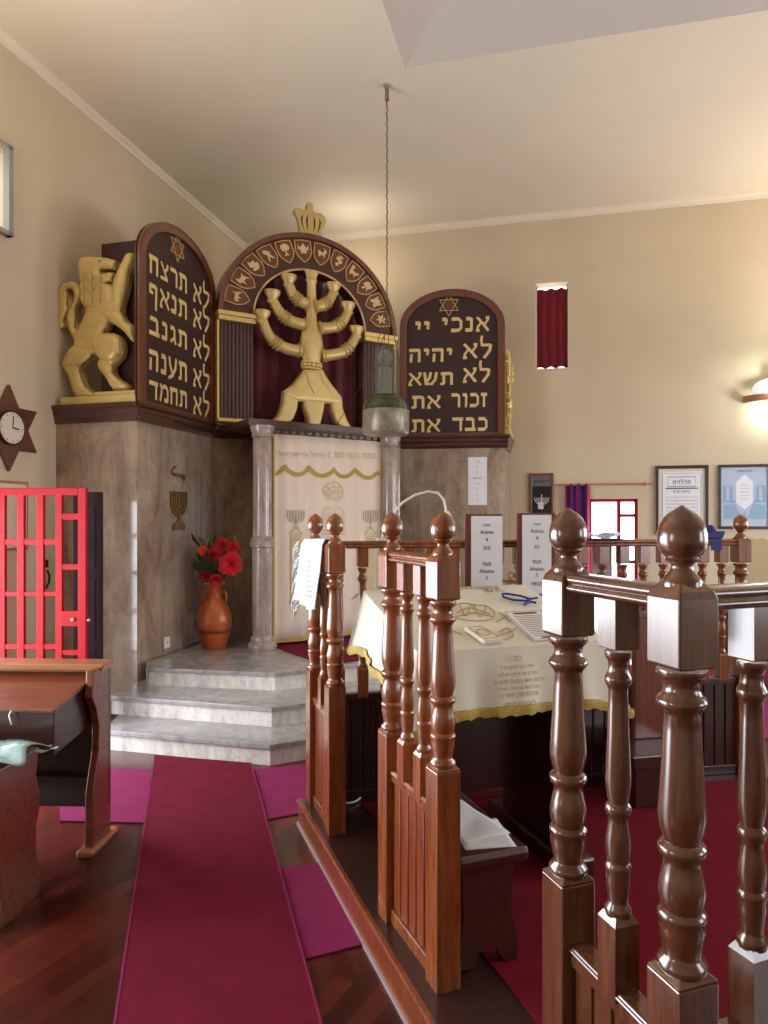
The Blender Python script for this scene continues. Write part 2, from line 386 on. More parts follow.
def text_mesh(strs, name, mat, parent, offset=0.0, depth=.003):
    """strs: list of (string, x0, x1, v0, v1, y) fitted boxes; lies in parent's x/z plane facing -y.  One mesh."""
    out = MB()
    for (t, x0, x1, v0, v1, y) in strs:
        if any(c_ in GL for c_ in t):
            vs, fs = strokes(t)
            ax, bx = min(v.x for v in vs), max(v.x for v in vs); az, bz = min(v.y for v in vs), max(v.y for v in vs)
            if x1 is None: k = (v1-v0)/(bz-az); hw = (bx-ax)*k/2; x1_ = x0+hw; x0_ = x0-hw
            else: x0_, x1_ = x0, x1
            out.add([(x0_+(v.x-ax)/(bx-ax)*(x1_-x0_), y-v.z, v0+(v.y-az)/(bz-az)*(v1-v0)) for v in vs], fs)
            continue
        cu = bpy.data.curves.new('t', 'FONT'); cu.body = t; cu.size = 1; cu.offset = (offset if offset < .03 else 0); cu.resolution_u = 3
        ob = bpy.data.objects.new('t', cu); COL.objects.link(ob)
        bpy.context.view_layer.update()
        dg = bpy.context.evaluated_depsgraph_get(); me = bpy.data.meshes.new_from_object(ob.evaluated_get(dg))
        vs = [v.co.copy() for v in me.vertices]; fs = [tuple(p.vertices) for p in me.polygons]
        bpy.data.objects.remove(ob); bpy.data.curves.remove(cu); bpy.data.meshes.remove(me)
        if not vs: continue
        ax, bx = min(v.x for v in vs), max(v.x for v in vs); az, bz = min(v.y for v in vs), max(v.y for v in vs)
        if x0 is None: raise ValueError
        if x1 is None:                       # keep proportions, centred on x0
            k = (v1-v0)/(bz-az); hw = (bx-ax)*k/2; x1_ = x0+hw; x0_ = x0-hw
        else: x0_, x1_ = x0, x1
        hz = offset*(v1-v0)*1.0; hx_ = offset*(v1-v0)*.55
        sh_ = [(0,0)] if offset < .03 else [(i_*hx_, j_*hz) for i_ in (-1,0,1) for j_ in (-1,-.5,0,.5,1)]
        for q_, (dx_, dz_) in enumerate(sh_):
            out.add([(x0_+hx_+(v.x-ax)/(bx-ax)*(x1_-x0_-2*hx_)+dx_, y-.00004*q_, v0+hz+(v.y-az)/(bz-az)*(v1-v0-2*hz)+dz_) for v in vs], fs)
    me_o = out.build(name, mat, parent)
    if depth:
        so = me_o.modifiers.new('thick', 'SOLIDIFY'); so.thickness = depth; so.offset = 1
    return me_o
def heb(t): return t[::-1]

# ------------------------------------------------------------------ room shell
CX, CY = -1.755, 8.77
H = 4.92
RM = Fr((CX,CY), -14); WA = RM; WBf = Fr((CX,CY), 76)
RW, RD = 8.2, 11.0
def wall_mesh(x0, x1, z0, z1, holes, y0, y1):
    xs = sorted({x0, x1, *[h[0] for h in holes], *[h[1] for h in holes]}); zs = sorted({z0, z1, *[h[2] for h in holes], *[h[3] for h in holes]})
    m = MB()
    for i in range(len(xs)-1):
        for j in range(len(zs)-1):
            cx, cz = (xs[i]+xs[i+1])/2, (zs[j]+zs[j+1])/2
            if any(h[0] < cx < h[1] and h[2] < cz < h[3] for h in holes): continue
            m.box(xs[i], xs[i+1], y0, y1, zs[j], zs[j+1])
    return m
# wall A (behind the ark, to the right)
a0 = WA.xz(536, 369); a1 = WA.xz(568, 281)
d0 = WA.xz(590, 499); d1 = WA.xz(638, 499)
hA = [(a0[0], a1[0], a0[1], a1[1]), (d0[0], d1[0], 0.02, d0[1])]
wall_mesh(-.2, RW+.2, 0, H+.02, hA, 0, .2).build('wall_back', 'wall', fr=WA)['kind'] = 'structure'
# wall B (left)
g0 = WBf.inv @ Vector((-2.80, 4.62, 0)); DX1 = g0.x; DX0 = DX1-1.05; DZ = 1.70
h0 = WBf.xz(7.5, 238); h1 = WBf.xz(7.5, 148)
hB = [(DX0, DX1, .02, DZ), (h0[0]-.55, h0[0], h0[1]+.02, h1[1]-.03), (-10.2, -9.0, 1.0, 2.4), (-7.6, -5.42, .02, 2.2)]
wall_mesh(-RD-.2, .2, 0, H+.02, hB, 0, .2).build('wall_left', 'wall', fr=WBf)['kind'] = 'structure'
# right wall and rear wall
WR = Fr(RM.w((RW,0,0))[:2], -104)
hR = [(1.2, 2.3, .02, 2.3), (3.6, 5.0, 1.0, 2.5), (6.4, 7.8, 1.0, 2.5)]
wall_mesh(-.2, RD+.2, 0, H+.02, hR, 0, .2).build('wall_right', 'wall', fr=WR)['kind'] = 'structure'
m = MB().box(-.2, RW+.2, -RD-.2, -RD, 0, H+.02); m.build('wall_front', 'wall', fr=RM)['kind'] = 'structure'
m = MB().box(-.2, RW+.2, -RD-.2, .2, -.1, 0); m.build('floor', 'parquet', fr=RM)['kind'] = 'structure'
# ceiling with the raised hipped recess
rc = RM.inv @ Vector((.16, 5.32, 0)); rx0, ry1 = rc.x, rc.y; rx1, ry0 = rx0+3.6, ry1-3.6
m = MB()
for (x0,x1,y0,y1) in ((-.2,rx0,-RD-.2,.2), (rx1,RW+.2,-RD-.2,.2), (rx0,rx1,ry1,.2), (rx0,rx1,-RD-.2,ry0)):
    m.box(x0,x1,y0,y1,H,H+.06)
m.build('ceiling', 'ceil', fr=RM)['kind'] = 'structure'
cx_, cy_ = (rx0+rx1)/2, (ry0+ry1)/2
m = MB().add([(rx0,ry0,H),(rx1,ry0,H),(rx1,ry1,H),(rx0,ry1,H),(cx_,cy_,H+1.8*.657)], [(0,1,4),(1,2,4),(2,3,4),(3,0,4)])
m.build('ceiling_recess', 'ceil2', fr=RM)['kind'] = 'structure'
# plaster cornice trims
def cove(fr, x0, x1, name, sgn=-1):
    pr = [(0,H-.07),(-.015,H-.07),(-.02,H-.04),(-.045,H-.02),(-.05,H),(0,H)]
    m = MB(); m.loft([[(x0,p[0],p[1]) for p in pr], [(x1,p[0],p[1]) for p in pr]]); o = m.build(name, 'ceil', fr=fr); o['kind'] = 'structure'
cove(WA, 0, RW, 'trim_1'); cove(WBf, -RD, 0, 'trim_2'); cove(WR, 0, RD, 'trim_3')
# bright ground outside so the doorways look out on something
m = MB().box(-16, 22, .2, 16, -.12, -.06); m.build('ground_outside', plain('pale paving', srgb(200,198,190), .9), fr=RM)['kind'] = 'structure'
m = MB().box(-16, -.2, -16, .2, -.12, -.06); m.build('ground_outside', M['trimw'], fr=RM)['kind'] = 'structure'
m = MB().box(RW+.2, 22, -16, .2, -.12, -.06); m.build('ground_outside', M['trimw'], fr=RM)['kind'] = 'structure'

# window_1: narrow high window with a red blind
t = root('window_1', WA, ((a0[0]+a1[0])/2, 0, a0[1]), 'narrow high window with a dark red cloth blind', 'window', kind='structure')
w_ = a1[0]-a0[0]
MB().box(a0[0],a1[0],.12,.15,a0[1],a0[1]+.02).box(a0[0],a0[0]+.015,.12,.15,a0[1],a1[1]).box(a1[0]-.015,a1[0],.12,.15,a0[1],a1[1]).build('window_frame', 'winframe', t)
def blind(u, v):
    return (a0[0]+.012+u*(w_-.014), .03+.008*math.sin(u*22+math.sin(v*3)), a0[1]+.012+.008*math.sin(u*18)+v*(a1[1]-a0[1]-.08))
o = MB().grid(blind, 40, 8).build('blind', 'blind', t, smooth=60); o.modifiers.new('s','SOLIDIFY').thickness = .004
# door_2 : bright doorway with red grille in wall A
t = root('door_2', WA, (d0[0], 0, .02), 'bright doorway with a red metal grille in the back wall', 'doorway', kind='structure')
zt = d0[1]; m = MB(); b = .035
xa, xb = d0[0], d1[0]
m.box(xa,xb,.03,.06,zt-b,zt).box(xa,xa+b*.6,.03,.06,.02,zt).box(xb-b,xb,.03,.06,.02,zt)
xm = WA.xz(619,520)[0]
m.box(xm-.02,xm+.02,.03,.06,.02,zt)
for py in (515.5, 562, 606, 650, 690):
    z = WA.xz(625,py)[1]
    if z > .05: m.box(xm,xb,.03,.06,z-.018,z+.018)
m.build('grille', 'red', t)
# window_3 high on the left wall with grey frame
t = root('window_3', WBf, (h0[0], 0, h0[1]), 'high window with projecting grey metal frame on the left wall', 'window', kind='structure')
x0_, x1_, z0_, z1_ = h0[0]-.57, h0[0]+.0, h0[1], h1[1]
MB().box(x0_,x1_,-.05,.0,z0_,z0_+.03).box(x0_,x1_,-.05,.0,z1_-.03,z1_).box(x0_,x0_+.03,-.05,.0,z0_,z1_).box(x1_-.04,x1_,-.05,.0,z0_,z1_).build('window_frame', 'winframe', t)
MB().box(x0_+.03,x1_-.03,.1,.11,z0_+.03,z1_-.03).build('pane', 'glass', t)

# ------------------------------------------------------------------ marble piers and steps
C1 = (-1.87, 5.30); C2 = (-1.569, 6.42); C3 = (.171, 7.45); C4 = (1.267, 7.33)
ZP = .40; ZM = 2.235
def wpoly(pts, z0, z1, name, mat, label=None, cat=None, bevel=0, kind='structure', parent=None):
    o = MB().prism([tuple(p) for p in pts], z0, z1, 'z').build(name, mat, parent, fr=None if parent else W, bevel=bevel)
    if kind: o['kind'] = kind
    return o
wl = WBf
Lw = (-1.87-.966*.76, 5.30+.259*.76)      # where the left pier meets the left wall
Lc = RM.w((0,-.0,0)); 
wpoly([C1, C2, (-1.55,6.60), (-1.70,8.6), tuple(WBf.w((-.2,-.002,0))[:2]), tuple(WBf.w(((WBf.inv@Vector((*Lw,0))).x,-.002,0))[:2])], 0, ZM, 'wall_ark_left', 'marble')
Rw = WA.w(((WA.inv@Vector((C4[0]+.17,C4[1]+.64,0))).x, -.002, 0))
wpoly([C3, C4, tuple(Rw[:2]), tuple(WA.w((.9,-.002,0))[:2])], 0, ZM, 'wall_ark_right', 'marble')
# niche back wall between the piers
wpoly([C2, C3, (C3[0]-.1,C3[1]+.3), (C2[0]-.02,C2[1]+.3)], 0, ZM, 'wall_ark_back', 'marble')
# mahogany cornice on piers
CPd = .035
def cornice(fr, x0, x1, name, dep=.5):
    t_ = MB()
    pr = [(0,ZM),(-.012,ZM),(-.02,ZM+.03),(-.02,ZM+.05),(-.035,ZM+.075),(-.035,ZM+.1),(-.05,ZM+.115),(-.05,ZM+.14),(dep,ZM+.14),(dep,ZM)]
    t_.loft([[(x0,p[0],p[1]) for p in pr], [(x1,p[0],p[1]) for p in pr]])
    return t_
F1 = Fr(C1, -15); F2 = Fr(C1, 75); F3 = Fr(C3, math.degrees(math.atan2(C4[1]-C3[1], C4[0]-C3[0]))); FS = Fr(C4, 75); FB = Fr(C2, math.degrees(math.atan2(C3[1]-C2[1], C3[0]-C2[0])))
for fr, a, b_, dp, nm in ((F1,-.735,.03,.45,'trim_4'),(F2,-.03,1.16,.3,'trim_5'),(F3,0,1.13,.5,'trim_6'),(FS,0,.60,.3,'trim_7'),(FB,0,2.02,.2,'trim_8')):
    cornice(fr, a, b_, nm, dp).build(nm, 'cornice', fr=fr)['kind'] = 'structure'
# steps
c30 = (math.cos(math.radians(28)), math.sin(math.radians(28)))
st = root('marble_steps', W, (-.69,4.24,0), 'three pale marble steps climbing to the ark platform', 'steps')
P = [(-.69,4.24),(-.735,4.58),(-.78,5.0)]; Lf = [(-1.82,4.545),(-1.90,4.885),(-1.735,5.17)]
for i in range(3):
    z0, z1 = i*.1333, (i+1)*.1333
    if i == 2: z1 = ZP
    lp = Lf[i]; pc = P[i]; rp = (pc[0]+c30[0]*(2.1-.3*i), pc[1]+c30[1]*(2.1-.3*i))
    lb = (-1.86,5.25) if i < 2 else (-1.82,5.35)
    tail = [(rp[0]-.3, 7.25), (C3[0]-.0,C3[1]-.03), (C2[0]+.02,C2[1]-.02), lb]
    body = [lp, pc, rp] + tail
    o = MB().prism(body, z0, z1-.03, 'z').build('riser', 'step', st)
    ex = lambda p, d: (p[0]+d[0], p[1]+d[1])
    top = [ex(lp,(-.006,-.024)), ex(pc,(.004,-.025)), ex(rp,(.01,-.022))] + tail
    o = MB().prism(top, z1-.03, z1, 'z').build('tread', 'steptop', st, bevel=.004)
# red runner on the ark platform
FK = Fr((-1.02,5.87), 34)
ro = MB().box(.12, 1.20, -.86, .12, ZP+.001, ZP+.012).build('carpet_runner', 'carpet', fr=FK)
tag(ro, 'crimson carpet on the marble platform in front of the ark curtain', 'carpet')

# ------------------------------------------------------------------ columns
def column(pos, z0, z1, label):
    t = root('marble_column', Fr(pos, 34), (0,0,z0), label, 'column', 'marble columns of the ark', kind='thing')
    r = .083
    MB().lathe([(r*1.45,z0),(r*1.5,z0+.03),(r*1.4,z0+.06),(r*1.15,z0+.075),(r*1.2,z0+.1),(r*1.05,z0+.12)], n=32).build('base', 'marblecol', t, smooth=50)
    zm = z0+.90
    MB().lathe([(r,z0+.12),(r*1.02,zm-.05)], n=32).build('shaft', 'marblecol', t, smooth=50)
    MB().lathe([(r*1.1,zm-.05),(r*1.25,zm-.04),(r*1.25,zm),(r*1.12,zm+.01),(r*1.2,zm+.03),(r*1.0,zm+.045)], n=32).build('ring', 'marblecol', t, smooth=50)
    MB().lathe([(r*.97,zm+.045),(r*.93,z1-.1)], n=32).build('shaft', 'marblecol', t, smooth=50)
    MB().lathe([(r*1.0,z1-.1),(r*1.12,z1-.09),(r*1.0,z1-.07),(r*1.2,z1-.03),(r*1.25,z1)], n=32).build('capital', 'marblecol', t, smooth=50)
column((-1.02,5.87), ZP, 2.27, 'mauve marble column between the flower vase and the ark curtain')
column((.055,6.60), ZP, 2.27, 'mauve marble column on the right side of the ark curtain below the hanging lamp')
# lintel shelf the arch stands on, from columns back to the wall
KA = Fr((-1.51,6.35), 30.3)
lin = wpoly([(-1.12,5.80),(.16,6.68),(.18,7.42),(-1.5,6.40),(-1.30,6.1)], 2.272, 2.33, 'trim_9', 'cornice')

# ------------------------------------------------------------------ arch
AR = .941; AC = (.941, 3.385); RI = .582; KO = .925; KI = .885
t = root('ark_arch', KA, (AC[0],0,2.375), 'dark brown arch with twelve gold-outlined shields above the ark', 'arch')
def arc(r, a0_, a1_, n, cx=AC[0]): return [(cx+r*math.cos(math.radians(a0_+(a1_-a0_)*i/n)), AC[1]+r*(KO+(KI-KO)*(AR-r)/(AR-RI))*math.sin(math.radians(a0_+(a1_-a0_)*i/n))) for i in range(n+1)]
ICX = .930
def ring_mesh(ro_, ri_, y0, y1, a0_=0, a1_=180, n=64, cxo=AC[0], cxi=AC[0]):
    A = arc(ro_, a0_, a1_, n, cxo); B = arc(ri_, a0_, a1_, n, cxi)
    return MB().loft([[(a[0],y0,a[1]),(a[0],y1,a[1]),(b_[0],y1,b_[1]),(b_[0],y0,b_[1])] for a, b_ in zip(A, B)])
ring_mesh(AR-.02, RI, 0, .14, cxi=ICX).build('band', 'band', t, smooth=40)
ring_mesh(AR, AR-.045, -.03, .16).build('rim', 'frame', t, smooth=40)
ring_mesh(RI+.018, RI, -.012, .01, cxo=ICX, cxi=ICX).build('inner_line', 'outline', t, smooth=40)
MB().relief([(.012,2.40),(.012,2.395),(.02,2.395)],0,.1,.01) if False else None
def flutes(x0, x1, nm):
    m = MB().box(x0,x1,.02,.12,2.41,3.30); n = int((x1-x0)/.035)
    for i in range(n):
        xx = x0+(i+.5)*(x1-x0)/n; m.tube([(xx,.02,2.41),(xx,.02,3.30)], .012, 8)
    return m.build(nm, 'pilaster', t, smooth=40)
flutes(.02, .345, 'pilaster'); flutes(1.515, 1.86, 'pilaster')
for x0, x1 in ((-.01,.37),(1.495,1.89)):
    MB().box(x0,x1,-.05,.14,3.345,3.385).box(x0+.01,x1-.01,-.035,.14,3.30,3.345).build('gold_moulding', 'goldm', t, bevel=.006)
    MB().box(x0,x1,-.04,.14,2.375,2.41).build('gold_moulding', 'goldm', t, bevel=.006)
MB().box(-.006,.012,-.01,.12,2.41,3.30).build('gold_strip', 'goldm', t); MB().box(1.87,1.888,-.01,.12,2.41,3.30).build('gold_strip', 'goldm', t)
MB().box(.345,1.515,-.02,.14,2.375,2.385).build('sill_strip', 'goldm', t)
def star_poly(n, r0, r1, cx=0, cz=0, rot=90):
    return [(cx+(r0 if i % 2 == 0 else r1)*math.cos(math.radians(rot+180*i/n)), cz+(r0 if i % 2 == 0 else r1)*math.sin(math.radians(rot+180*i/n))) for i in range(2*n)]
EMB = [
 [(-.9,-.1),(-.5,.2),(-.1,.1),(.3,.2),(.6,.8),(.5,.2),(.8,-.2),(.9,-.8),(.5,-.3),(.1,-.3),(-.2,-.8),(-.3,-.2),(-.7,-.6)],
 [(-.9,.2),(-.6,.9),(-.4,.4),(.2,.3),(.7,.6),(.5,.1),(.8,-.8),(.3,-.3),(-.2,-.3),(-.5,-.9),(-.5,-.1),(-.9,-.1)],
 [(-.8,.0),(-.6,.5),(-.4,.9),(-.2,.5),(.5,.6),(.5,.0),(.9,.1),(.7,-.5),(.2,-.8),(-.5,-.7),(-.8,-.4),(-.2,-.2)],
 [(-.6,.8),(-.2,.9),(.1,.6),(.6,.3),(.3,.2),(.4,-.1),(.8,-.8),(.4,-.6),(.1,-.2),(-.3,-.9),(-.4,-.7),(-.1,.1),(-.6,.4)],
 [(-.7,.3),(-.6,.7),(-.2,.9),(.3,.9),(.7,.6),(.8,.2),(.5,-.1),(.1,-.1),(.1,-.5),(.5,-.8),(-.5,-.8),(-.1,-.5),(-.1,-.1),(-.5,-.1)],
 [(-.9,.7),(-.7,.3),(-.4,.3),(0,.9),(.4,.3),(.7,.3),(.9,.7),(.9,-.1),(.5,0),(.5,-.5),(.15,-.7),(0,-.3),(-.15,-.7),(-.5,-.5),(-.5,0),(-.9,-.1)],
 [(-.7,.3),(-.3,.3),(.1,.0),(.5,.5),(.2,.9),(.7,.6),(.9,.2),(.6,.0),(.6,-.7),(.3,-.3),(-.2,-.4),(-.5,-.8),(-.5,-.2)],
 [(-.4,.9),(.5,.8),(.6,.5),(0,.4),(.6,.1),(.6,-.3),(.0,-.5),(.3,-.8),(-.3,-.9),(-.4,-.5),(.2,-.1),(-.5,.1),(-.5,.5),(.1,.65)],
 [(-.9,.8),(-.5,.9),(-.2,.5),(-.5,.5),(-.3,.1),(.4,.1),(.8,.4),(.9,0),(.5,-.2),(.5,-.8),(.2,-.4),(-.2,-.4),(-.4,-.8),(-.7,-.4),(-.8,.3)],
 [(-.6,.5),(-.1,.9),(.1,.6),(.7,.8),(.8,.2),(.5,-.1),(.7,-.6),(.3,-.4),(.1,.0),(0,-.8),(-.4,-.8),(-.2,-.1),(-.7,-.2)],
 [(-.8,.8),(-.5,.8),(-.5,.5),(-.2,.5),(-.2,.8),(.2,.8),(.2,.5),(.5,.5),(.5,.8),(.8,.8),(.6,-.1),(.8,-.7),(.2,-.7),(.0,-.2),(-.2,-.7),(-.8,-.7),(-.6,-.1)],
 star_poly(6, .95, .45)]
for i in range(12):
    an = math.radians(167.5-14.05*i); rx, rz = math.cos(an), math.sin(an); rm = .775
    tx, tz = rz, -rx                                   # tangent pointing clockwise
    def T(p, s=1, rx=rx, rz=rz, tx=tx, tz=tz): return (AC[0]+rx*(rm+p[1]*s)+tx*p[0]*s, AC[1]+(rz*(rm+p[1]*s)+tz*p[0]*s)*.908)
    sh = [(-.083,.105),(0,.112),(.083,.105),(.083,-.01),(.062,-.06),(.03,-.095),(0,-.118),(-.03,-.095),(-.062,-.06),(-.083,-.01)]
    f_ = MB().prism([T(p) for p in sh], -.006, .0).build('shield', 'field', t)
    MB().line([T(p) for p in sh], .009, -.012, -.004, True).build('shield_outline', 'outline', f_)
    ex_ = [T((p[0]*.062, p[1]*.070+.016)) for p in EMB[i]]
    MB().prism(ex_, -.013, -.004).build('emblem', 'emblem', f_)
# crown
ct = KA.xz(310, 235); cc = (ct[0]+.0, AC[1]+AR*KO-.015)
t = root('crown_ornament', KA, (cc[0],0,cc[1]), 'flat gold crown ornament standing on top of the arch', 'ornament')
k = .0112
def cr(p): return (cc[0]+(p[0]-398)*k*.245, cc[1]+(155-p[1])*k*.245)
crown = [(360,155),(358,120),(350,95),(338,80),(340,68),(355,60),(375,62),(388,60),(386,48),(390,36),(400,31),(411,36),(415,48),(413,60),(425,62),(445,60),(462,72),(466,85),(455,105),(448,125),(445,158)]
MB().prism([cr(p) for p in crown], .02, .05).relief([cr(p) for p in crown], .02, .02, .012, .006).build('crown_plate', 'gold', t, smooth=60)
for sl in ([(372,82),(364,95),(367,115),(377,135),(371,115),(370,98)],[(391,80),(384,95),(385,115),(392,135),(390,115),(390,97)],[(413,80),(420,95),(419,115),(412,135),(414,115),(414,97)],[(434,84),(442,97),(438,117),(428,137),(434,117),(436,100)]):
    pts = [cr(p) for p in sl]; MB().prism(pts, .004, .012).build('slot', 'band', t)
# velvet curtain inside the arch
def vc(u, v):
    x = .30+u*1.26; zt_ = AC[1]+.9*math.sqrt(max(0, (.61)**2-(x-ICX)**2)); zt_ = max(zt_, 3.38)
    return (x, .17+.022*math.sin(u*46)+.01*math.sin(u*19+2), 2.38+v*(zt_-2.38))
o = MB().grid(vc, 160, 6).build('velvet_curtain', 'velvet', fr=KA, base=(.93,.17,2.38), smooth=80); o.modifiers.new('s','SOLIDIFY').thickness = .004
tag(o, 'burgundy velvet curtain hanging inside the arch behind the menorah', 'curtain')

# ------------------------------------------------------------------ big menorah
yM = -.06
def mp(X, Y): return KA.xz(250+X/5.692, 260+Y/5.692, yM)
mc = mp(350, 940)
t = root('gold_menorah', KA, (mc[0],yM,2.376), 'large gold seven-branched menorah under the shield arch', 'menorah')
def arm(cup, path, flip=1):
    P2 = [mp(*p) for p in path]; pts = []
    # Catmull-Rom resample
    Q = [P2[0]]+P2+[P2[-1]]
    for i in range(1, len(Q)-2):
        for s_ in range(6):
            u = s_/6; a_, b__, c_, d_ = [Vector(q) for q in Q[i-1:i+3]]
            pts.append(.5*((2*b__)+(-a_+c_)*u+(2*a_-5*b__+4*c_-d_)*u*u+(-a_+3*b__-3*c_+d_)*u**3))
    pts.append(Vector(P2[-1])); n = len(pts)
    rr = [.044+.014*(i/n)**.7 for i in range(n)]
    mb = MB().tube([(p.x,yM,p.y) for p in pts], rr, 14)
    for f_ in (.42,.5,.58,.93):
        i = int(f_*n); p = pts[i]; d = (pts[min(i+1,n-1)]-pts[i-1]).normalized()
        mb.tube([(p.x-d.x*.012,yM,p.y-d.y*.012),(p.x,yM,p.y),(p.x+d.x*.012,yM,p.y+d.y*.012)], [rr[i]*1.05,rr[i]*1.28,rr[i]*1.05], 14)
    br = mb.build('branch', 'gold', t, smooth=50)
    c = mp(*cup); x, z = c[0], pts[0].y
    MB().lathe([(.044,z-.02),(.054,z-.005),(.055,z+.012),(.046,z+.02),(.056,z+.04),(.076,z+.07),(.078,z+.1)], (x+(pts[0].x-x)*.5,yM), 16, .7).build('cup', 'gold', br, smooth=40)
arm((66,300), [(75,350),(92,400),(125,452),(175,490),(230,510),(290,518)])
arm((125,185), [(132,235),(160,285),(200,328),(250,355),(315,372)])
arm((218,105), [(222,145),(245,195),(285,235),(330,252)])
arm((477,150), [(472,190),(447,235),(412,258),(370,264)])
arm((560,260), [(556,300),(525,352),(475,382),(390,390)])
arm((610,395), [(602,435),(572,488),(520,528),(405,548)])
def mz(Y, X=350): return mp(X, Y)[1]
sx = mp(350, 500)[0]
MB().lathe([(.08,mz(600)),(.085,mz(585)),(.098,mz(560)),(.118,mz(510)),(.121,mz(480)),(.112,mz(440)),(.08,mz(385)),(.056,mz(340)),(.050,mz(280)),(.047,mz(130)),(.056,mz(125)),(.06,mz(112)),(.05,mz(105)),(.062,mz(85)),(.073,mz(72)),(.073,mz(62))], (sx,yM), 24, .45).build('stem', 'gold', t, smooth=40)
bd = MB().lathe([(.09,mz(625)),(.108,mz(622)),(.108,mz(616)),(.094,mz(612))], (sx,yM), 24, .5).lathe([(.09,mz(590)),(.108,mz(587)),(.108,mz(580)),(.09,mz(577))], (sx,yM), 24, .5)
for k_ in range(12): bd.ball((sx+.094*math.cos(k_*PI/6), yM+.046*math.sin(k_*PI/6), mz(601)), .022, n=10, m=8)
bd.build('bead_collar', 'goldm', t, smooth=60)
sk = [(300,627),(405,627),(425,665),(460,715),(515,785),(515,828),(455,822),(350,812),(255,805),(185,785),(187,748),(235,715),(275,665)]
sp_ = [mp(*p) for p in sk]
MB().prism(sp_, yM-.03, yM+.04).relief(sp_, yM-.03, .05, .02, .01).line([mp(310,650),mp(320,700),mp(355,770)], .005, yM-.058, yM-.04).line([mp(315,650),mp(290,690),mp(215,755)], .005, yM-.05, yM-.035).line([mp(390,650),mp(400,690),mp(455,770)], .005, yM-.055, yM-.035).build('skirt', 'gold', t, smooth=60)
for lg in ([(187,748),(270,780),(262,850),(240,905),(205,940),(118,928),(160,880),(178,820)],
           [(295,790),(420,800),(412,860),(392,948),(325,950),(318,890),(300,845)],
           [(450,800),(515,785),(522,850),(545,910),(570,960),(515,962),(480,925),(455,860)]):
    lp_ = [mp(*p) for p in lg]; zb = 2.386
    lp_ = [(p[0], max(p[1], zb)) for p in lp_]
    MB().prism(lp_, yM-.025, yM+.035).relief(lp_, yM-.025, .03, .02, .008).build('leg', 'gold', t, smooth=60)

# ------------------------------------------------------------------ tablets of the law
def tablet(fr, w, label, words, xoff=0, depth=.34, back=None):
    zb, zs, rise = ZM+.142, 3.52, .39
    t = root('tablet_of_the_law', fr, (w/2,0,zb), label, 'tablet', 'arched tablets of the law')
    def outl(ins, n=36):
        x0, x1 = ins, w-ins; zb_ = zb+ins*.28; a = (x1-x0)/2; c = (x0+x1)/2
        return [(x0, zb_)] + [(c-a*math.cos(PI*i/n), zs+(rise-ins)*math.sin(PI*i/n)) for i in range(n+1)] + [(x1, zb_)]
    A, B = outl(0), outl(.075)
    MB().prism(A, .01, depth).build('body', 'cornice', t, smooth=30)
    n = len(A); m = MB(); vs = []
    for a_, b_ in zip(A, B): vs.append([(a_[0],.0,a_[1]),(a_[0],-.03,a_[1]),(b_[0],-.03,b_[1]),(b_[0],.01,b_[1])])
    vs.append(vs[0]); m.loft(vs, True, False); m.build('frame_moulding', 'frame', t, smooth=40)
    MB().prism(outl(.07), -.004, .01).build('face_panel', 'face', t)
    C_ = outl(.004); C2_ = outl(.016)
    m = MB(); vs = [[(a_[0],-.03,a_[1]),(a_[0],-.034,a_[1]),(b_[0],-.034,b_[1]),(b_[0],-.03,b_[1])] for a_, b_ in zip(C_, C2_)]
    m.loft(vs, True, False).build('edge_line', 'frame', t)
    for wd in words:
        text_mesh([(heb(wd[0]), wd[1], wd[2], wd[3], wd[4], -.008)], 'lettering', 'letter', t, offset=.07, depth=0)
    # six pointed star
    sx_, sz_ = w*.47, 3.745; R = .112
    s1 = MB()
    for rot in (90, 270):
        s1.line([(sx_+R*math.cos(math.radians(rot+120*i)), sz_+R*math.sin(math.radians(rot+120*i))) for i in range(3)], .013, -.016, -.004, True)
    s_ = s1.build('star_outline', 'outline', t)
    MB().prism([(sx_+.05*math.cos(math.radians(60*i)), sz_+.05*math.sin(math.radians(60*i))) for i in range(6)], -.01, -.004).build('star_centre', 'field', s_)
    return t
def rz5(): return [3.455, 3.17, 2.92, 2.67, 2.42]
def X3(px): return F3.xz(390+px/5.692, 380)[0]
zl = rz5(); hh = .152
wordsR = [('אנכי',X3(298),X3(567),zl[0],zl[0]+.165),('יי',X3(145),X3(228),zl[0]+.04,zl[0]+.13),
 ('לא',X3(415),X3(582),zl[1],zl[1]+.245),('יהיה',X3(110),X3(356),zl[1]-.02,zl[1]+.125),
 ('לא',X3(415),X3(572),zl[2],zl[2]+.235),('תשא',X3(105),X3(360),zl[2]-.02,zl[2]+.125),
 ('זכור',X3(350),X3(552),zl[3]-.005,zl[3]+.145),('את',X3(124),X3(290),zl[3]-.015,zl[3]+.13),
 ('כבד',X3(355),X3(556),zl[4]-.005,zl[4]+.14),('את',X3(124),X3(288),zl[4]-.015,zl[4]+.13)]
tablet(F3, 1.10, 'arched dark tablet with gold Hebrew lettering on the right pier', wordsR, depth=.32)
wl_ = ['תרצח','תנאף','תגנב','תענה','תחמד']; zl2 = [3.41,3.19,2.93,2.67,2.43]
wordsL = []
for i, wd in enumerate(wl_):
    dz = -.055 if i == 1 else (-.04 if i == 3 else 0)
    wordsL.append((wd, .145, .70, zl2[i]+dz, zl2[i]+.15)); wordsL.append(('לא', .80, 1.085, zl2[i]-.03, zl2[i]+.21))
tablet(F2, 1.16, 'arched dark tablet with gold Hebrew lettering beside the rearing gold lion', wordsL, depth=.022)
# dark box behind the left lion
o = MB().box(-.42,-.0,.14,.45,2.377,3.67).build('backing_panel', 'backing', fr=F1, base=(-.15,.2,2.377), bevel=.004)
tag(o, 'dark burgundy box panel behind the rearing gold lion', 'panel')

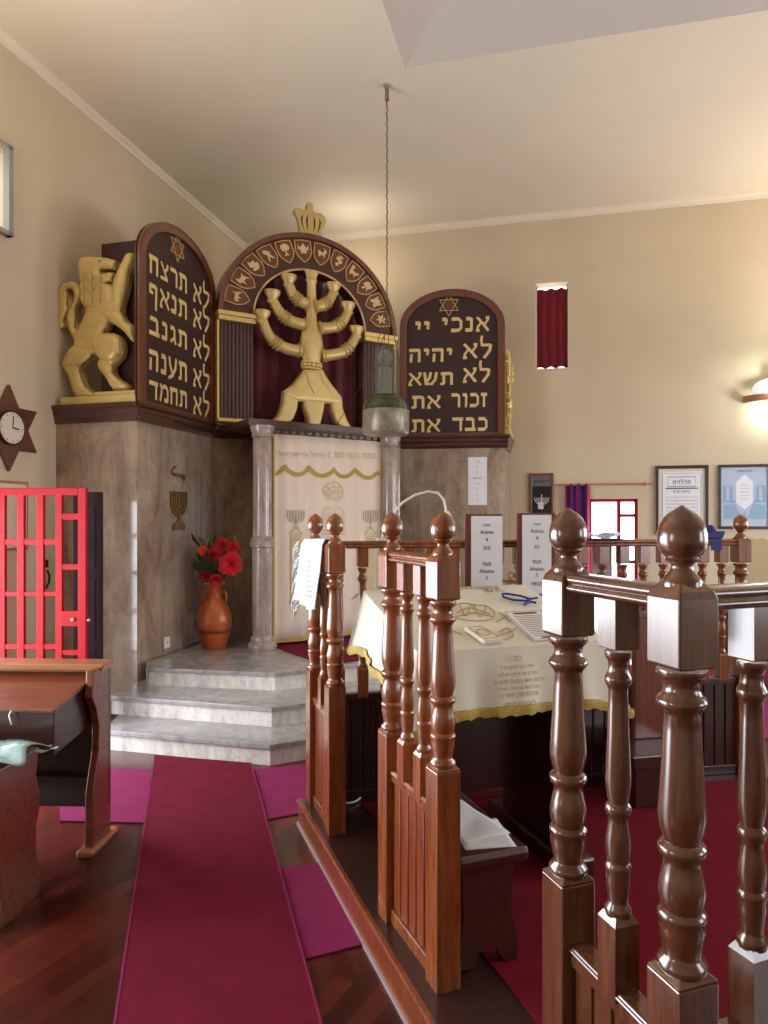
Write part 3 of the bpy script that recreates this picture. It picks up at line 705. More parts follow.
# ------------------------------------------------------------------ lions
yl = .06
def lp(X, Y): return F1.xz(50+X/6.022, 240+Y/6.022, yl)
body = [(185,110),(205,125),(300,105),(375,118),(400,128),(395,180),(350,175),(318,185),(322,205),(360,205),(385,195),(384,250),(370,260),(340,245),
 (385,275),(400,250),(430,180),(455,110),(480,78),(505,85),(512,120),(498,160),(480,200),(470,270),(455,330),(440,385),(435,440),(465,490),(500,515),(515,560),(512,610),(490,605),(455,560),(400,510),(365,495),(350,530),(320,560),
 (380,560),(420,580),(445,630),(440,690),(410,730),(385,760),(385,800),(420,840),(470,870),(475,900),(385,905),(345,840),(300,780),(290,745),(305,705),(275,690),(200,760),(190,800),(215,880),(265,920),(265,950),(170,955),(135,890),(110,810),(75,755),(110,710),(130,660),(150,620),(130,570),(105,500),(110,440),(140,390),(150,330),(135,300),(110,310),(112,400),(115,440),(85,480),(100,520),(65,545),(55,500),(45,370),(50,320),(80,265),(140,250),(180,275),(195,320),(180,380),(155,430),(160,540),(180,520),(215,440),(215,390),(190,300),(190,200),(205,150)]
def smooth_closed(pts, n=3):
    N = len(pts); out = []
    for i in range(N):
        a_, b_, c_, d_ = [Vector(pts[(i+k) % N]) for k in (-1,0,1,2)]
        for s_ in range(n):
            u = s_/n; v = .5*((2*b_)+(-a_+c_)*u+(2*a_-5*b_+4*c_-d_)*u*u+(-a_+3*b_-3*c_+d_)*u**3); out.append(tuple(v))
    return out
def lion(t, fr_pts, y, mat='gold'):
    P_ = [fr_pts(*p) for p in smooth_closed(body, 2)]
    m = MB().prism(P_, y, y+.05).relief(P_, y, .05, .035, .008)
    for sub, h in (([(190,120),(300,108),(395,125),(392,178),(320,185),(322,205),(384,200),(380,250),(300,280),(230,300),(195,260)], .03),
                ([(200,200),(260,240),(380,280),(385,400),(330,420),(220,415),(195,320)], .03),
                ([(390,260),(455,115),(480,85),(505,90),(505,140),(480,200),(465,290),(440,380),(390,380)], .03),
                ([(330,430),(430,430),(470,495),(505,520),(510,600),(450,550),(360,490)], .035),
                ([(290,580),(380,565),(435,600),(435,690),(380,740),(310,720),(270,650)], .045),
                ([(300,740),(380,750),(385,800),(465,875),(465,898),(390,898),(350,835)], .03),
                ([(150,640),(270,690),(190,765),(110,770),(85,750)], .03),
                ([(60,300),(110,270),(165,280),(180,330),(150,300),(110,310),(95,400),(100,470),(70,520),(55,380)], .02),
                ([(240,430),(340,440),(370,470),(320,550),(250,560),(200,520)], .02)):
        m.relief([fr_pts(*p) for p in smooth_closed(sub)], y-.018, .05, h, .008)
    o = m.build('lion_figure', mat, t, smooth=70)
    # carved gaps: eye, mouth, claws and mane tufts
    d = MB()
    for c in ((322,140),): q = fr_pts(*c); d.ball((q[0],y-.045,q[1]), .012, .008, .009, 8, 6)
    d.build('eye', 'frame', o)
    d = MB()
    for i in range(9):
        q0 = fr_pts(215+(i % 3)*50, 215+(i//3)*65); q1 = fr_pts(225+(i % 3)*50, 265+(i//3)*65)
        d.tube([(q0[0],y-.055,q0[1]),((q0[0]+q1[0])/2+.01,y-.064,(q0[1]+q1[1])/2),(q1[0],y-.05,q1[1])], [.006,.012,.004], 8)
    d.build('mane_tufts', mat, o, smooth=60)['kind'] = 'stuff'
    return o
b0 = lp(100,1000); zb = 2.377
t = root('lion_statue', F1, ((lp(300,960)[0]),yl,zb), 'gold rearing lion with curled tail on the left pier', 'statue', 'gold lions flanking the tablets')
lion(t, lp, yl)
xb0, xb1 = lp(105,980)[0], -.01
MB().box(xb0,xb1,yl-.08,yl+.09,zb,zb+.062).box(lp(290,980)[0],xb1,yl-.06,yl+.08,zb+.062,zb+.095).build('plinth', 'gold', t, bevel=.006)
# right lion, seen edge-on on the side of the right pier
FL = Fr((1.275,7.36), 77)
def lp2(X, Y): a_ = lp(X, Y); return (.02+(xb1-a_[0])*.85, zb+(a_[1]-zb)*.80)
t = root('lion_statue', FL, (.3,0,zb), 'gold lion seen edge-on against the side of the right tablet', 'statue', 'gold lions flanking the tablets')
lion(t, lp2, 0, 'goldm')
MB().box(.02,.55,-.06,.09,zb,zb+.05).build('plinth', 'goldm', t, bevel=.006)

# ------------------------------------------------------------------ ark curtain
CU = Fr((-.945,5.93), 35)
cl = CU.xz(273,433); crr = CU.xz(383,442); zc0 = ZP+.035; zc1 = 2.215
t = root('ark_curtain', CU, ((cl[0]+crr[0])/2,0,zc0), 'white ark curtain with gold scallops and embroidered menorahs', 'curtain')
x0, x1 = cl[0], crr[0]
def cfold(x, z=1.5): u = (x-x0)/(x1-x0); return .010*math.sin(u*21+.4)+.006*math.sin(u*47)+.004*math.sin(u*9+z)
o = MB().grid(lambda u, v: (x0+u*(x1-x0), cfold(x0+u*(x1-x0), v), zc0+v*(zc1-zc0)), 120, 10).build('cloth', 'curtain', t, smooth=80)
o.modifiers.new('s','SOLIDIFY').thickness = .004
def onc(pts, wd, mat, name, close=False, par=t):
    m = MB(); P_ = [Vector(p) for p in pts]
    if close: P_.append(P_[0])
    L = []
    for i in range(len(P_)-1):
        n = max(1, int((P_[i+1]-P_[i]).length/.02))
        for k_ in range(n): L.append(P_[i]+(P_[i+1]-P_[i])*k_/n)
    L.append(P_[-1])
    up = []
    for i, p in enumerate(L):
        d = (L[min(i+1,len(L)-1)]-L[max(i-1,0)]).normalized(); nn = Vector((-d.y,d.x))*wd/2
        a_, b_ = p+nn, p-nn
        up.append([(a_.x,cfold(a_.x)-.0095,a_.y),(b_.x,cfold(b_.x)-.0095,b_.y),(b_.x,cfold(b_.x)-.005,b_.y),(a_.x,cfold(a_.x)-.005,a_.y)])
    m.loft(up); return m
def cp(X, Y): return CU.xz(265+X/5.689, 425+Y/5.689)
# border
bm_ = onc([(x0+.012,zc1),(x0+.012,zc0+.02)], .018, 0, 0); bm_.v += []
b2 = onc([(x1-.012,zc1),(x1-.012,zc0+.02)], .022, 0, 0); n = len(bm_.v); bm_.add(b2.v, b2.f)
b3 = onc([(x0,zc0+.018),(x1,zc0+.018)], .035, 0, 0); bm_.add(b3.v, b3.f); bm_.build('gold_border', 'fringe', t)
# scallops
sc_pts = []
nodes = [(45,278),(112,235),(252,240),(386,250),(512,252),(642,262)]
for (xa_, ya_), (xb_, yb_) in zip(nodes[:-1], nodes[1:]):
    for i in range(12):
        u = i/12; dip = 44*math.sin(PI*u)**.75 if xa_ > 50 else 14*math.sin(PI*u)
        sc_pts.append(cp(xa_+(xb_-xa_)*u, ya_+(yb_-ya_)*u+dip))
sc_pts.append(cp(655,272))
onc(sc_pts, .036, 0, 0).build('scalloped_braid', 'fringe', t)
for wd, xa_, xb_ in (('לישראל',70,235),('היכל',255,330),('תורה',355,440),('נצבא',468,528),('ברכה',548,622)):
    pa, pb = cp(xa_,172+(xa_-70)*.03), cp(xb_,150+(xb_-70)*.03)
    text_mesh([(heb(wd), pa[0], pb[0], pa[1]-.006, pa[1]+.045, -.02)], 'lettering', 'embr2', t, .01, .001)
def emb(polys, wd, mat, name):
    m = MB()
    for pl in polys:
        q = onc([cp(*p) for p in pl], wd, 0, 0); m.add(q.v, q.f)
    return m.build(name, mat, t)
def cmen(cx, s=1.0):
    L = []
    for d in (46,30,15):
        L.append([(cx-d*s,492),(cx-d*s,520)]+[(cx-d*s*math.cos(a_), 520+d*.75*math.sin(a_)) for a_ in [PI/2*i/6 for i in range(1,7)]])
        L.append([(cx+d*s,492),(cx+d*s,520)]+[(cx+d*s*math.cos(a_), 520+d*.75*math.sin(a_)) for a_ in [PI/2*i/6 for i in range(1,7)]])
    L.append([(cx,492),(cx,575)]); L.append([(cx-18,580),(cx+18,580)])
    for d in (-46,-30,-15,0,15,30,46): L.append([(cx+d*s-5,488),(cx+d*s+5,488)])
    return L
emb(cmen(172), .005, 'embr3', 'embroidered_menorah'); emb(cmen(598,.95), .005, 'embr3', 'embroidered_menorah')
def cpil(cx, w_):
    return [[(cx,582),(cx-w_*.9,612),(cx-w_*1.2,616)],[(cx,582),(cx+w_*.9,612),(cx+w_*1.2,616)],[(cx-w_,620),(cx+w_,620)],[(cx-w_*.9,632),(cx+w_*.9,632)]]
emb(cpil(172,32)+cpil(598,30), .009, 'embr2', 'embroidered_capital')
for cx_2, hw in ((170,22),(596,20)):
    m = MB()
    for i in range(-2,3):
        q = onc([cp(cx_2+i*hw/2.2,640), cp(cx_2+i*hw/2.2,1000)], .017, 0, 0); m.add(q.v, q.f)
    q = onc([cp(cx_2-hw*1.5,1010), cp(cx_2+hw*1.5,1010)], .03, 0, 0); m.add(q.v, q.f)
    m.build('embroidered_pillar', 'embr2', t)
crn = [[(335,395),(325,370),(340,345),(365,330),(385,318),(410,330),(432,348),(445,372),(440,400)],[(335,395),(360,410),(390,418),(420,412),(440,400)],[(340,412),(365,425),(392,430),(425,424),(438,410)],
       [(345,350),(365,370),(372,400)],[(425,350),(410,370),(404,400)],[(385,320),(388,410)],[(330,375),(350,385),(362,405)],[(440,378),(425,388),(416,405)],[(350,375),(375,350),(400,352),(425,378)],[(360,390),(385,372),(412,392)]]
emb(crn, .010, 'embr2', 'embroidered_crown')
tb = [[(325,590),(328,510),(335,480),(355,468),(375,474),(388,490),(402,474),(425,470),(442,484),(448,510),(452,598)],[(388,490),(390,600)],[(318,600),(462,608)],[(318,616),(465,622)],
      [(338,505),(375,505)],[(338,520),(375,520)],[(338,536),(375,536)],[(338,552),(375,552)],[(338,568),(375,568)],[(402,506),(440,508)],[(402,522),(440,524)],[(402,538),(440,540)],[(402,554),(440,556)],[(402,570),(440,572)]]
emb(tb, .007, 'embr2', 'embroidered_tablets')
# little floral spray low on the curtain right
def cpf(px, py): return CU.xz(px, py)
m = MB()
for pl in ([(352,600),(357,594),(361,591)],[(357,594),(355,598)]):
    q = onc([cpf(*p) for p in pl], .012, 0, 0); m.add(q.v, q.f)
m.build('embroidered_sprig', 'embr3', t)
# rod with rings
RDf = Fr((-.945,5.93), 35)
t = root('curtain_rod', CU, ((x0+x1)/2,-.02,2.225), 'dark metal rod with rings carrying the ark curtain', 'curtain rod')
zr = 2.258
MB().tube([(x0-.08,-.03,zr),(x1+.12,-.03,zr)], .009, 8).build('rod', 'chain', t, smooth=60)
m = MB(); 
for i in range(15):
    xx = x0+.03+(x1-x0-.06)*i/14
    m.tube([(xx+.014*math.cos(a_),-.03,zr-.012+.022*math.sin(a_)) for a_ in [2*PI*k_/12 for k_ in range(13)]], .0035, 6)
m.build('ring', 'steel', t, smooth=60)
MB().box(x0-.02,x1+.02,.02,.05,2.21,2.272).build('pelmet_board', 'band', t)

# ------------------------------------------------------------------ small pieces on the marble
def on_face(fr, px, py, v=-.004): return fr.xz(px, py, v)
f0 = on_face(F2, 178, 530)
t = root('wall_menorah', F2, (f0[0],0,f0[1]-.0), 'small bronze menorah plaque fixed to the marble pier', 'plaque')
def fm(X, Y): return F2.xz(140+X/6.4, 440+Y/6.4, -.01)
m = MB(); c0 = fm(250,500)
for k_, R_ in enumerate((.115,.08,.045)):
    pts = [(c0[0]+R_*math.cos(PI+PI*i/16), fm(250,400)[1]+R_*.95*math.sin(PI+PI*i/16)) for i in range(17)]
    m.line([(pts[0][0],fm(250,330)[1])]+pts+[(pts[-1][0],fm(250,330)[1])], .02, -.016, 0)
m.line([(c0[0],fm(250,330)[1]),(c0[0],fm(250,550)[1])], .024, -.016, 0)
m.build('branches', 'bronze', t)
zq = fm(250,575)[1]
MB().prism([(c0[0]-.09,zq),(c0[0]+.09,zq),(c0[0]+.085,zq+.045),(c0[0]+.05,zq+.06),(c0[0],zq+.09),(c0[0]-.05,zq+.06),(c0[0]-.085,zq+.045)], -.02, 0).build('foot', 'bronze', t)
m = MB().tube([(*[fm(p[0],p[1])[0]],-.012,fm(p[0],p[1])[1]) for p in ((232,165),(218,180),(205,205),(215,218),(245,226),(285,232),(290,238),(278,262))], [.005,.01,.014,.014,.014,.013,.012,.004], 8)
o = m.build('shofar_plaque', 'bronze', fr=F2, base=(fm(245,220)[0],-.01,fm(245,220)[1]), smooth=60); tag(o, 'small bronze curved horn plaque above the wall menorah', 'plaque')
s0 = F2.xz(166, 642.5)
t = root('wall_outlet', F2, (s0[0],0,s0[1]-.05), 'small cream socket low on the marble pier', 'socket')
MB().box(s0[0]-.045,s0[0]+.045,-.012,0,s0[1]-.045,s0[1]+.045).build('plate', 'whitepl', t, bevel=.003)
MB().ball((s0[0],-.012,s0[1]), .006, n=8, m=6).build('hole', 'black', t)
# sheet on right pier
q0 = F3.xz(468,505,-.003); q1 = F3.xz(487,457,-.003)
t = root('paper_notice', F3, ((q0[0]+q1[0])/2,0,q0[1]), 'narrow white paper notice taped to the right marble pier', 'notice')
MB().box(q0[0],q1[0],-.004,-.001,q0[1],q1[1]).build('sheet', 'paper', t)
cxx = (q0[0]+q1[0])/2; hgt = q1[1]-q0[1]
tl = []
for i, (s_, hh_) in enumerate(((heb('מעלה'),.02),(heb('על'),.02),('1',.02),('Abaixo',.024),(heb('מעלה'),.02),(heb('על'),.02),('1',.02),('4',.022))):
    zc = q1[1]-hgt*(.09+.115*i); tl.append((s_, cxx, None, zc-hh_/2, zc+hh_/2, -.0055))
text_mesh(tl, 'lettering', 'inkg', t, 0, 0)

# ------------------------------------------------------------------ vase with flowers
VX, VY = -1.43, 5.90
FV = Fr((VX,VY), 0)
t = root('terracotta_vase', FV, (0,0,ZP), 'tall glossy terracotta vase standing by the marble pier', 'vase')
pr = [(.085,ZP),(.095,ZP+.01),(.115,ZP+.08),(.135,ZP+.15),(.145,ZP+.22),(.143,ZP+.27),(.12,ZP+.34),(.08,ZP+.40),(.058,ZP+.44),(.055,ZP+.48),(.068,ZP+.53),(.082,ZP+.55)]
MB().lathe(pr, n=40, cap=False).lathe([(.001,ZP+.002),(.085,ZP+.001)], n=40, cap=False).lathe([(.075,ZP+.55),(.05,ZP+.5),(.05,ZP+.44)], n=40, cap=False).build('body', 'terra', t, smooth=60)
MB().lathe([(.1,ZP+.1),(.1375,ZP+.148),(.1405,ZP+.165),(.1385,ZP+.182)], n=40, cap=False).build('band', 'terrad', t, smooth=60)
MB().lathe([(.08,ZP+.545),(.088,ZP+.55),(.086,ZP+.558),(.076,ZP+.556)], n=40, cap=False).build('rim', 'trimw', t, smooth=60)
for s_ in (-1,1):
    MB().tube([(s_*.055,0,ZP+.475),(s_*.085,0,ZP+.485),(s_*.105,0,ZP+.45),(s_*.1,0,ZP+.40),(s_*.085,0,ZP+.37)], .011, 8).build('handle', 'terra', t, smooth=60)
def flower(px, py, r, mat, label, name='dahlia', layers=5, dy=0.0, tilt=(0,-1,.15)):
    D = VY+dy; c = Vector(((px-384)/FPX*D, D, EYE-(py-HOR)/FPX*D))
    tl_ = Vector(tilt).normalized()
    fr = Fr(c, basis=(tl_.cross(Vector((0,0,1))).normalized(), Vector((0,0,1)).cross(tl_).cross(tl_).normalized()*-1, tl_))
    # rebuild an orthonormal basis
    xax = Vector((0,0,1)).cross(tl_).normalized(); yax = tl_.cross(xax).normalized(); fr = Fr(c, basis=(xax,yax,tl_))
    t = root(name, fr, (0,0,0), label, 'flower', 'red flowers in the terracotta vase')
    m = MB()
    for L_ in range(layers):
        npt = 14 if L_ < 3 else 9; f = 1-L_/(layers+.5); el = math.radians(8+78*L_/layers)
        for i in range(npt):
            a = 2*PI*(i+.5*(L_ % 2))/npt+random.uniform(-.1,.1); R_ = r*f*random.uniform(.9,1.08) + r*.25*(1-f)
            wd = R_*.24 if npt > 10 else R_*.3
            d = Vector((math.cos(a),math.sin(a),0)); s2 = Vector((-math.sin(a),math.cos(a),0)); zz = Vector((0,0,1))
            pts = []
            for (q, ww, up) in ((.08,.3,0),(.45,1,.18),(.8,.85,.20),(1,.08,.1)):
                base_ = d*(R_*q*math.cos(el))+zz*(R_*q*math.sin(el)*.75+up*r*.3)
                pts.append([base_+s2*wd*ww, base_+zz*-.15*wd, base_-s2*wd*ww])
            vs = [p for row in pts for p in row]
            fs = []
            for k_ in range(3):
                for j in range(2): fs.append((k_*3+j,k_*3+j+1,(k_+1)*3+j+1,(k_+1)*3+j))
            m.add(vs, fs)
    m.build('petals', mat, t, smooth=40)
    # stem down into the vase neck
    w2l = fr.inv; end = w2l @ Vector((VX+random.uniform(-.02,.02), VY, ZP+.52)); mid = w2l @ (Vector((VX+(c.x-VX)*.6, VY+(D-VY)*.5, ZP+.62)))
    MB().tube([(0,0,-.0), tuple(mid), tuple(end)], .004, 6).build('stem', 'leaf', t)
flower(231,564,.11,'petal','largest bright red dahlia on the right of the vase', dy=-.08, layers=6)
flower(222,546,.085,'petal2','red dahlia at the top of the bouquet', dy=.0)
flower(211,556,.075,'petal2','red bloom between the orange flower and the top dahlia', dy=-.02)
flower(203,551,.05,'petalo','orange-red flower at the left of the bouquet', name='small_bloom', layers=3, dy=-.02)
flower(234,547,.055,'petal','small red bloom above the largest dahlia', name='small_bloom', layers=3, dy=.02)
flower(205,576,.062,'petal2','dark red bloom low on the left over the vase', dy=-.05, layers=4, tilt=(-.3,-1,-.2))
flower(216,580,.062,'petal2','dark red bloom hanging just above the vase rim', dy=-.10, layers=4, tilt=(0,-1,-.35))
def spray(px, py, label, seed):
    random.seed(seed); D = VY+.06; c = Vector(((px-384)/FPX*D, D, EYE-(py-HOR)/FPX*D))
    t = root('gladiolus_spray', FV, (0,0,ZP+.5), label, 'flower stem', 'green flower stems in the vase')
    a_, b_ = Vector((0,.0,ZP+.5)), c-Vector((VX,VY,0))
    MB().tube([a_, a_.lerp(b_,.5)+Vector((.02*(seed%3-1),0,0)), b_], .005, 6).build('stem', 'leaf', t)
    m = MB()
    for i in range(8):
        u = .55+.45*i/8; p = a_.lerp(b_,u); s_ = (-1)**i
        m.ball((p.x+s_*.014,p.y,p.z+.01), .012, .012, .026, 8, 6)
    m.build('buds', 'bud', t, smooth=60)
    m = MB()
    for i in range(4):
        u = .25+.15*i; p = a_.lerp(b_,u); s_ = random.uniform(-1,1); L_ = random.uniform(.14,.24); w2 = .018
        e = p+Vector((s_*.12,random.uniform(-.08,.04),L_*.8)); q = p.lerp(e,.5)+Vector((s_*.03,0,.02))
        m.add([p,q+Vector((w2,0,0)),e,q-Vector((w2,0,0))],[(0,1,2,3)])
    m.build('leaf', 'leaf', t, smooth=60)
spray(201,537,'green budding stem leaning left behind the orange flower',1); spray(214,536,'green budding stem rising in the middle of the bouquet',2); spray(238,536,'green budding stem leaning right above the big dahlia',3)
random.seed(11)
m = MB()
for i in range(26):
    p = Vector((VX+random.uniform(-.05,.05), VY+random.uniform(-.06,.05), ZP+.56)); a = random.uniform(0,2*PI); L_ = random.uniform(.14,.3)
    e = p+Vector((math.cos(a)*.16, math.sin(a)*.08, L_)); q = p.lerp(e,.55)+Vector((0,0,.03)); w2 = random.uniform(.02,.035)
    m.add([p,q+Vector((w2,0,.0)),e,q-Vector((w2,0,0))],[(0,1,2,3)])
o = m.build('foliage', 'leaf', fr=W, base=(VX,VY,ZP+.55), smooth=60); tag(o, 'dark green leaves filling the bouquet in the terracotta vase', 'foliage', kind='stuff')

# ------------------------------------------------------------------ railing of the reading platform
ZF = .13     # platform height
def P_post(m, x, y, s, ang=0): pass
PROF = [(.026,.245),(.039,.243),(.040,.250),(.036,.256),(.029,.263),(.028,.275),(.032,.284),(.038,.290),(.040,.297),(.036,.304),(.031,.309),(.028,.316),
        (.029,.34),(.032,.40),(.036,.455),(.0375,.478),(.036,.494),(.031,.512),(.029,.520),(.037,.526),(.038,.534),(.035,.541),(.029,.547),(.029,.556),(.033,.575),(.037,.594),(.036,.612),(.032,.628),(.038,.634),(.038,.641),(.035,.646),(.036,.658),(.033,.676),(.029,.698),(.030,.704),(.038,.711),(.039,.719),(.036,.726),(.028,.729)]
def turned(c, k=1.0, n=28): return MB().lathe([(r*k, EYE-d) for r, d in reversed(PROF)], c, n)
FIN = [(.030,.112),(.031,.102),(.026,.094),(.019,.086),(.0165,.079),(.018,.073),(.0255,.069),(.027,.066),(.025,.063),(.032,.058),(.0368,.048),(.0385,.036),(.0378,.024),(.0345,.011),(.029,.001),(.022,-.007),(.014,-.0125),(.007,-.017),(.002,-.0205)]
def add_post(t, c, mat, fin=True, s=.077):
    h = s/2
    b = MB().box(c[0]-h,c[0]+h,c[1]-h,c[1]+h,ZF,EYE-.735)
    b.loft([[(c[0]-q,c[1]-q,z),(c[0]+q,c[1]-q,z),(c[0]+q,c[1]+q,z),(c[0]-q,c[1]+q,z)] for q, z in ((h,EYE-.735),(h*.98,EYE-.731),(h*.72,EYE-.722))])
    p = b.build('post', mat, t, bevel=.003)
    turned(c).build('turned_shaft', mat, p, smooth=50)
    m = MB().loft([[(c[0]-q,c[1]-q,z),(c[0]+q,c[1]-q,z),(c[0]+q,c[1]+q,z),(c[0]-q,c[1]+q,z)] for q, z in ((h*.9,EYE-.2385),(h,EYE-.236),(h,EYE-.128),(h*.9,EYE-.116),(h*.62,EYE-.103),(h*.4,EYE-.098))])
    m.build('head_block', mat, p, bevel=.003)
    if fin: MB().lathe([(r, EYE-d) for r, d in FIN], c, 32).build('finial', mat, p, smooth=55)
    return p
def add_bal(t, c, mat, s=.052):
    h = s/2
    b = MB().box(c[0]-h,c[0]+h,c[1]-h,c[1]+h,ZF+.50,EYE-.735)
    b.loft([[(c[0]-q,c[1]-q,z),(c[0]+q,c[1]-q,z),(c[0]+q,c[1]+q,z),(c[0]-q,c[1]+q,z)] for q, z in ((h,EYE-.735),(h*.72,EYE-.722))])
    rr = .62
    b.lathe([(r*rr, EYE-d) for r, d in reversed(PROF)], c, 20)
    b.loft([[(c[0]-q,c[1]-q,z),(c[0]+q,c[1]-q,z),(c[0]+q,c[1]+q,z),(c[0]-q,c[1]+q,z)] for q, z in ((h*.85,EYE-.2385),(h,EYE-.236),(h,EYE-.148))])
    return b.build('baluster', mat, t, smooth=35)
def railing(A, B, nb, label, mat='post', pmat=None, pA=True, pB=True, finA=True, finB=True, panel=True, cat='railing', boards=None):
    A, B = Vector(A), Vector(B); d = B-A; L = d.length; ang = math.degrees(math.atan2(d.y, d.x))
    fr = Fr(A, ang); t = root('railing_section', fr, (L/2,0,ZF), label, cat, 'turned wooden railing sections round the reading platform')
    if pA: add_post(t, (0,0), mat, finA)
    if pB: add_post(t, (L,0), mat, finB)
    for i in range(nb): add_bal(t, (L*(i+1)/(nb+1),0), mat)
    e = .04 if True else 0
    pr = [(-.026,-.148),(-.032,-.142),(-.032,-.136),(-.026,-.131),(-.030,-.125),(-.030,-.118),(-.022,-.112),(.022,-.112),(.030,-.118),(.030,-.125),(.026,-.131),(.032,-.136),(.032,-.142),(.026,-.148)]
    MB().loft([[(xx,p[0],EYE+p[1]) for p in pr] for xx in (e, L-e)]).build('top_rail', mat, t, smooth=62)
    if panel:
        zt = ZF+.52
        MB().box(e,L-e,-.022,.022,zt-.04,zt).box(e,L-e,-.026,.026,zt-.012,zt-.004).build('panel_rail', pmat or mat, t, bevel=.004)
        MB().box(e,L-e,-.022,.022,ZF,ZF+.05).build('bottom_rail', pmat or mat, t, bevel=.004)
        m = MB(); nb_ = boards or max(2, int((L-2*e)/.062)); w_ = (L-2*e)/nb_
        for i in range(nb_): m.box(e+i*w_+.004,e+(i+1)*w_-.004,-.013,.013,ZF+.05,zt-.04)
        m.box(e,L-e,-.004,.004,ZF+.05,zt-.04)
        m.build('board_panel', pmat or 'panel', t, bevel=.003)
    return t
B0 = (-.331,3.38); B1 = (-.214,3.056); B2 = (.028,2.409); B3 = (.173,2.056); B4 = (.378,1.437); B5 = (.481,1.13)
B6 = (1.925,3.78)
railing(B0, B1, 1, 'short railing section with the white shawl hanging on it', boards=4)
railing(B2, B3, 2, 'railing section with two balusters beside the reading desk', boards=5)
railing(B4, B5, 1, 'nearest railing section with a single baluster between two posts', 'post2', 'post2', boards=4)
dn = Vector((math.cos(math.radians(22)), math.sin(math.radians(22))))
B7 = tuple(Vector(B5)+dn*.93)
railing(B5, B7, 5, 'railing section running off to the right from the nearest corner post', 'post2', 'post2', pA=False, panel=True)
railing(B0, B6, 19, 'long back railing behind the reading desk', pA=False, finB=True, pmat='darkwood')
# platform
dl = (Vector(B5)-Vector(B0)).normalized(); nl = Vector((dl.y, -dl.x))   # left line direction (towards the camera) and outward normal guess
if nl.x > 0: nl = -nl
db = (Vector(B6)-Vector(B0)).normalized(); nb_ = Vector((-db.y, db.x))
A0 = Vector(B0)+nl*.068-dl*.07; A1 = Vector(B5)+nl*.068+dl*.07; A2 = A1+dn*2.6; A3 = Vector(B6)+db*.6+nb_*.07
plat = [tuple(A0), tuple(A1), tuple(A2), tuple(A3)]
t = root('reading_platform', W, (.8,2.4,0), 'raised wooden platform carrying the railings and reading desk', 'platform')
MB().prism(plat, .012, ZF-.022, 'z').build('plinth', 'panel', t)
def off(pl, k):
    c = sum((Vector(p) for p in pl), Vector((0,0)))/len(pl); return [tuple(Vector(p)+(Vector(p)-c).normalized()*k*1.4) for p in pl]
MB().prism(off(plat,.008), ZF-.022, ZF-.001, 'z').build('nosing', 'panel', t, bevel=.006)
m = MB(); pp = off(plat,.007)
m.prism(pp, 0, .014, 'z'); m.build('base_strip', 'trimw', t)
inn = [Vector(B0)-nl*.20+dl*.1, Vector(B5)-nl*.20-dl*.1, Vector(B5)-nl*.2-dl*.1+dn*2.2, Vector(B6)+db*.4-nb_*.12]
MB().prism([tuple(p) for p in off(plat,-.01)], ZF-.001, ZF, 'z').build('border_boards', 'darkwood', t)
o = MB().prism([tuple(p) for p in inn], ZF, ZF+.006, 'z').build('platform_carpet', 'carpetd', fr=W, base=(.8,2.4,ZF)); tag(o, 'dark crimson carpet covering the raised reading platform', 'carpet')

# ------------------------------------------------------------------ shawl on railing
fs_ = Fr(B0, math.degrees(math.atan2(B1[1]-B0[1], B1[0]-B0[0])))   # x runs from the far post to the near one, -y is outside? checked below
side = 1 if (fs_.inv @ Vector((-1,2,0))).y > 0 else -1
t = root('prayer_shawl', fs_, (.15,0,1.1), 'white fringed shawl draped over the short railing section', 'shawl')
def shawl(u, v):   # u along, v from inside hem over the rail to outside hem
    x = -.10+u*(.42)*(.75+.25*min(1,v*1.3))
    prof = [(-.045,1.13),(-.042,1.25),(-.038,1.37),(-.02,1.396),(.0,1.40),(.03,1.397),(.048,1.37),(.06,1.25),(.075,1.13),(.08,1.09)]
    k_ = v*(len(prof)-1); i = min(int(k_), len(prof)-2); f = k_-i
    y = prof[i][0]*(1-f)+prof[i+1][0]*f; z = prof[i][1]*(1-f)+prof[i+1][1]*f
    return (x, side*(y+.010*math.sin(u*20)*max(0,(1.40-z)*3)+.02*(1.40-z)*(1-u)), z+.012*math.sin(u*7)*(v > .8)+.01*u)
o = MB().grid(shawl, 40, 36).build('cloth', 'white', t, smooth=80); o.modifiers.new('s','SOLIDIFY').thickness = .004
m = MB()
random.seed(5)
for i in range(26):
    z = 1.385-.33*i/25; x = -.102+.01*(i % 3); y = side*(.055+.03*(1.4-z)+.01*math.sin(i))
    m.tube([(x,y,z),(x-.03-random.uniform(0,.02),y+side*.01,z-.02),(x-.045-random.uniform(0,.015),y+side*.012,z-.06)], [.004,.003,.0035], 6)
m.build('tassels', 'white', t, smooth=60)
m = MB()
for i in range(8):
    z = 1.15+.022*i; m.box(.2,.29,side*.092,side*.094,z,z+.004)
m.build('woven_lines', 'inkg', t)

# ------------------------------------------------------------------ reading desk and cloth
FDa = 18.6
FD = Fr((.126,2.45), FDa)
DW, DD = .773, .642; zN, zFt = 1.031, 1.181
t = root('reading_desk', FD, (DW/2,DD/2,ZF+.007), 'dark wooden sloping reading desk hidden under the embroidered cloth', 'desk')
MB().prism([(.0,zN-.03),(DD,zFt-.03),(DD,zFt-.008),(.0,zN-.008)], .01, DW-.01, 'x').build('desk_top', 'darkwood', t, bevel=.004)
for xx in (.08, DW-.16):
    MB().box(xx,xx+.08,.12,.54,ZF+.07,zN-.02).build('pedestal', 'darkwood', t, bevel=.006)
    MB().box(xx-.03,xx+.11,.0,.64,ZF+.007,ZF+.07).build('foot', 'deskd', t, bevel=.01)
MB().box(.16,DW-.16,.32,.345,ZF+.25,zN-.06).build('cross_panel', 'darkwood', t)
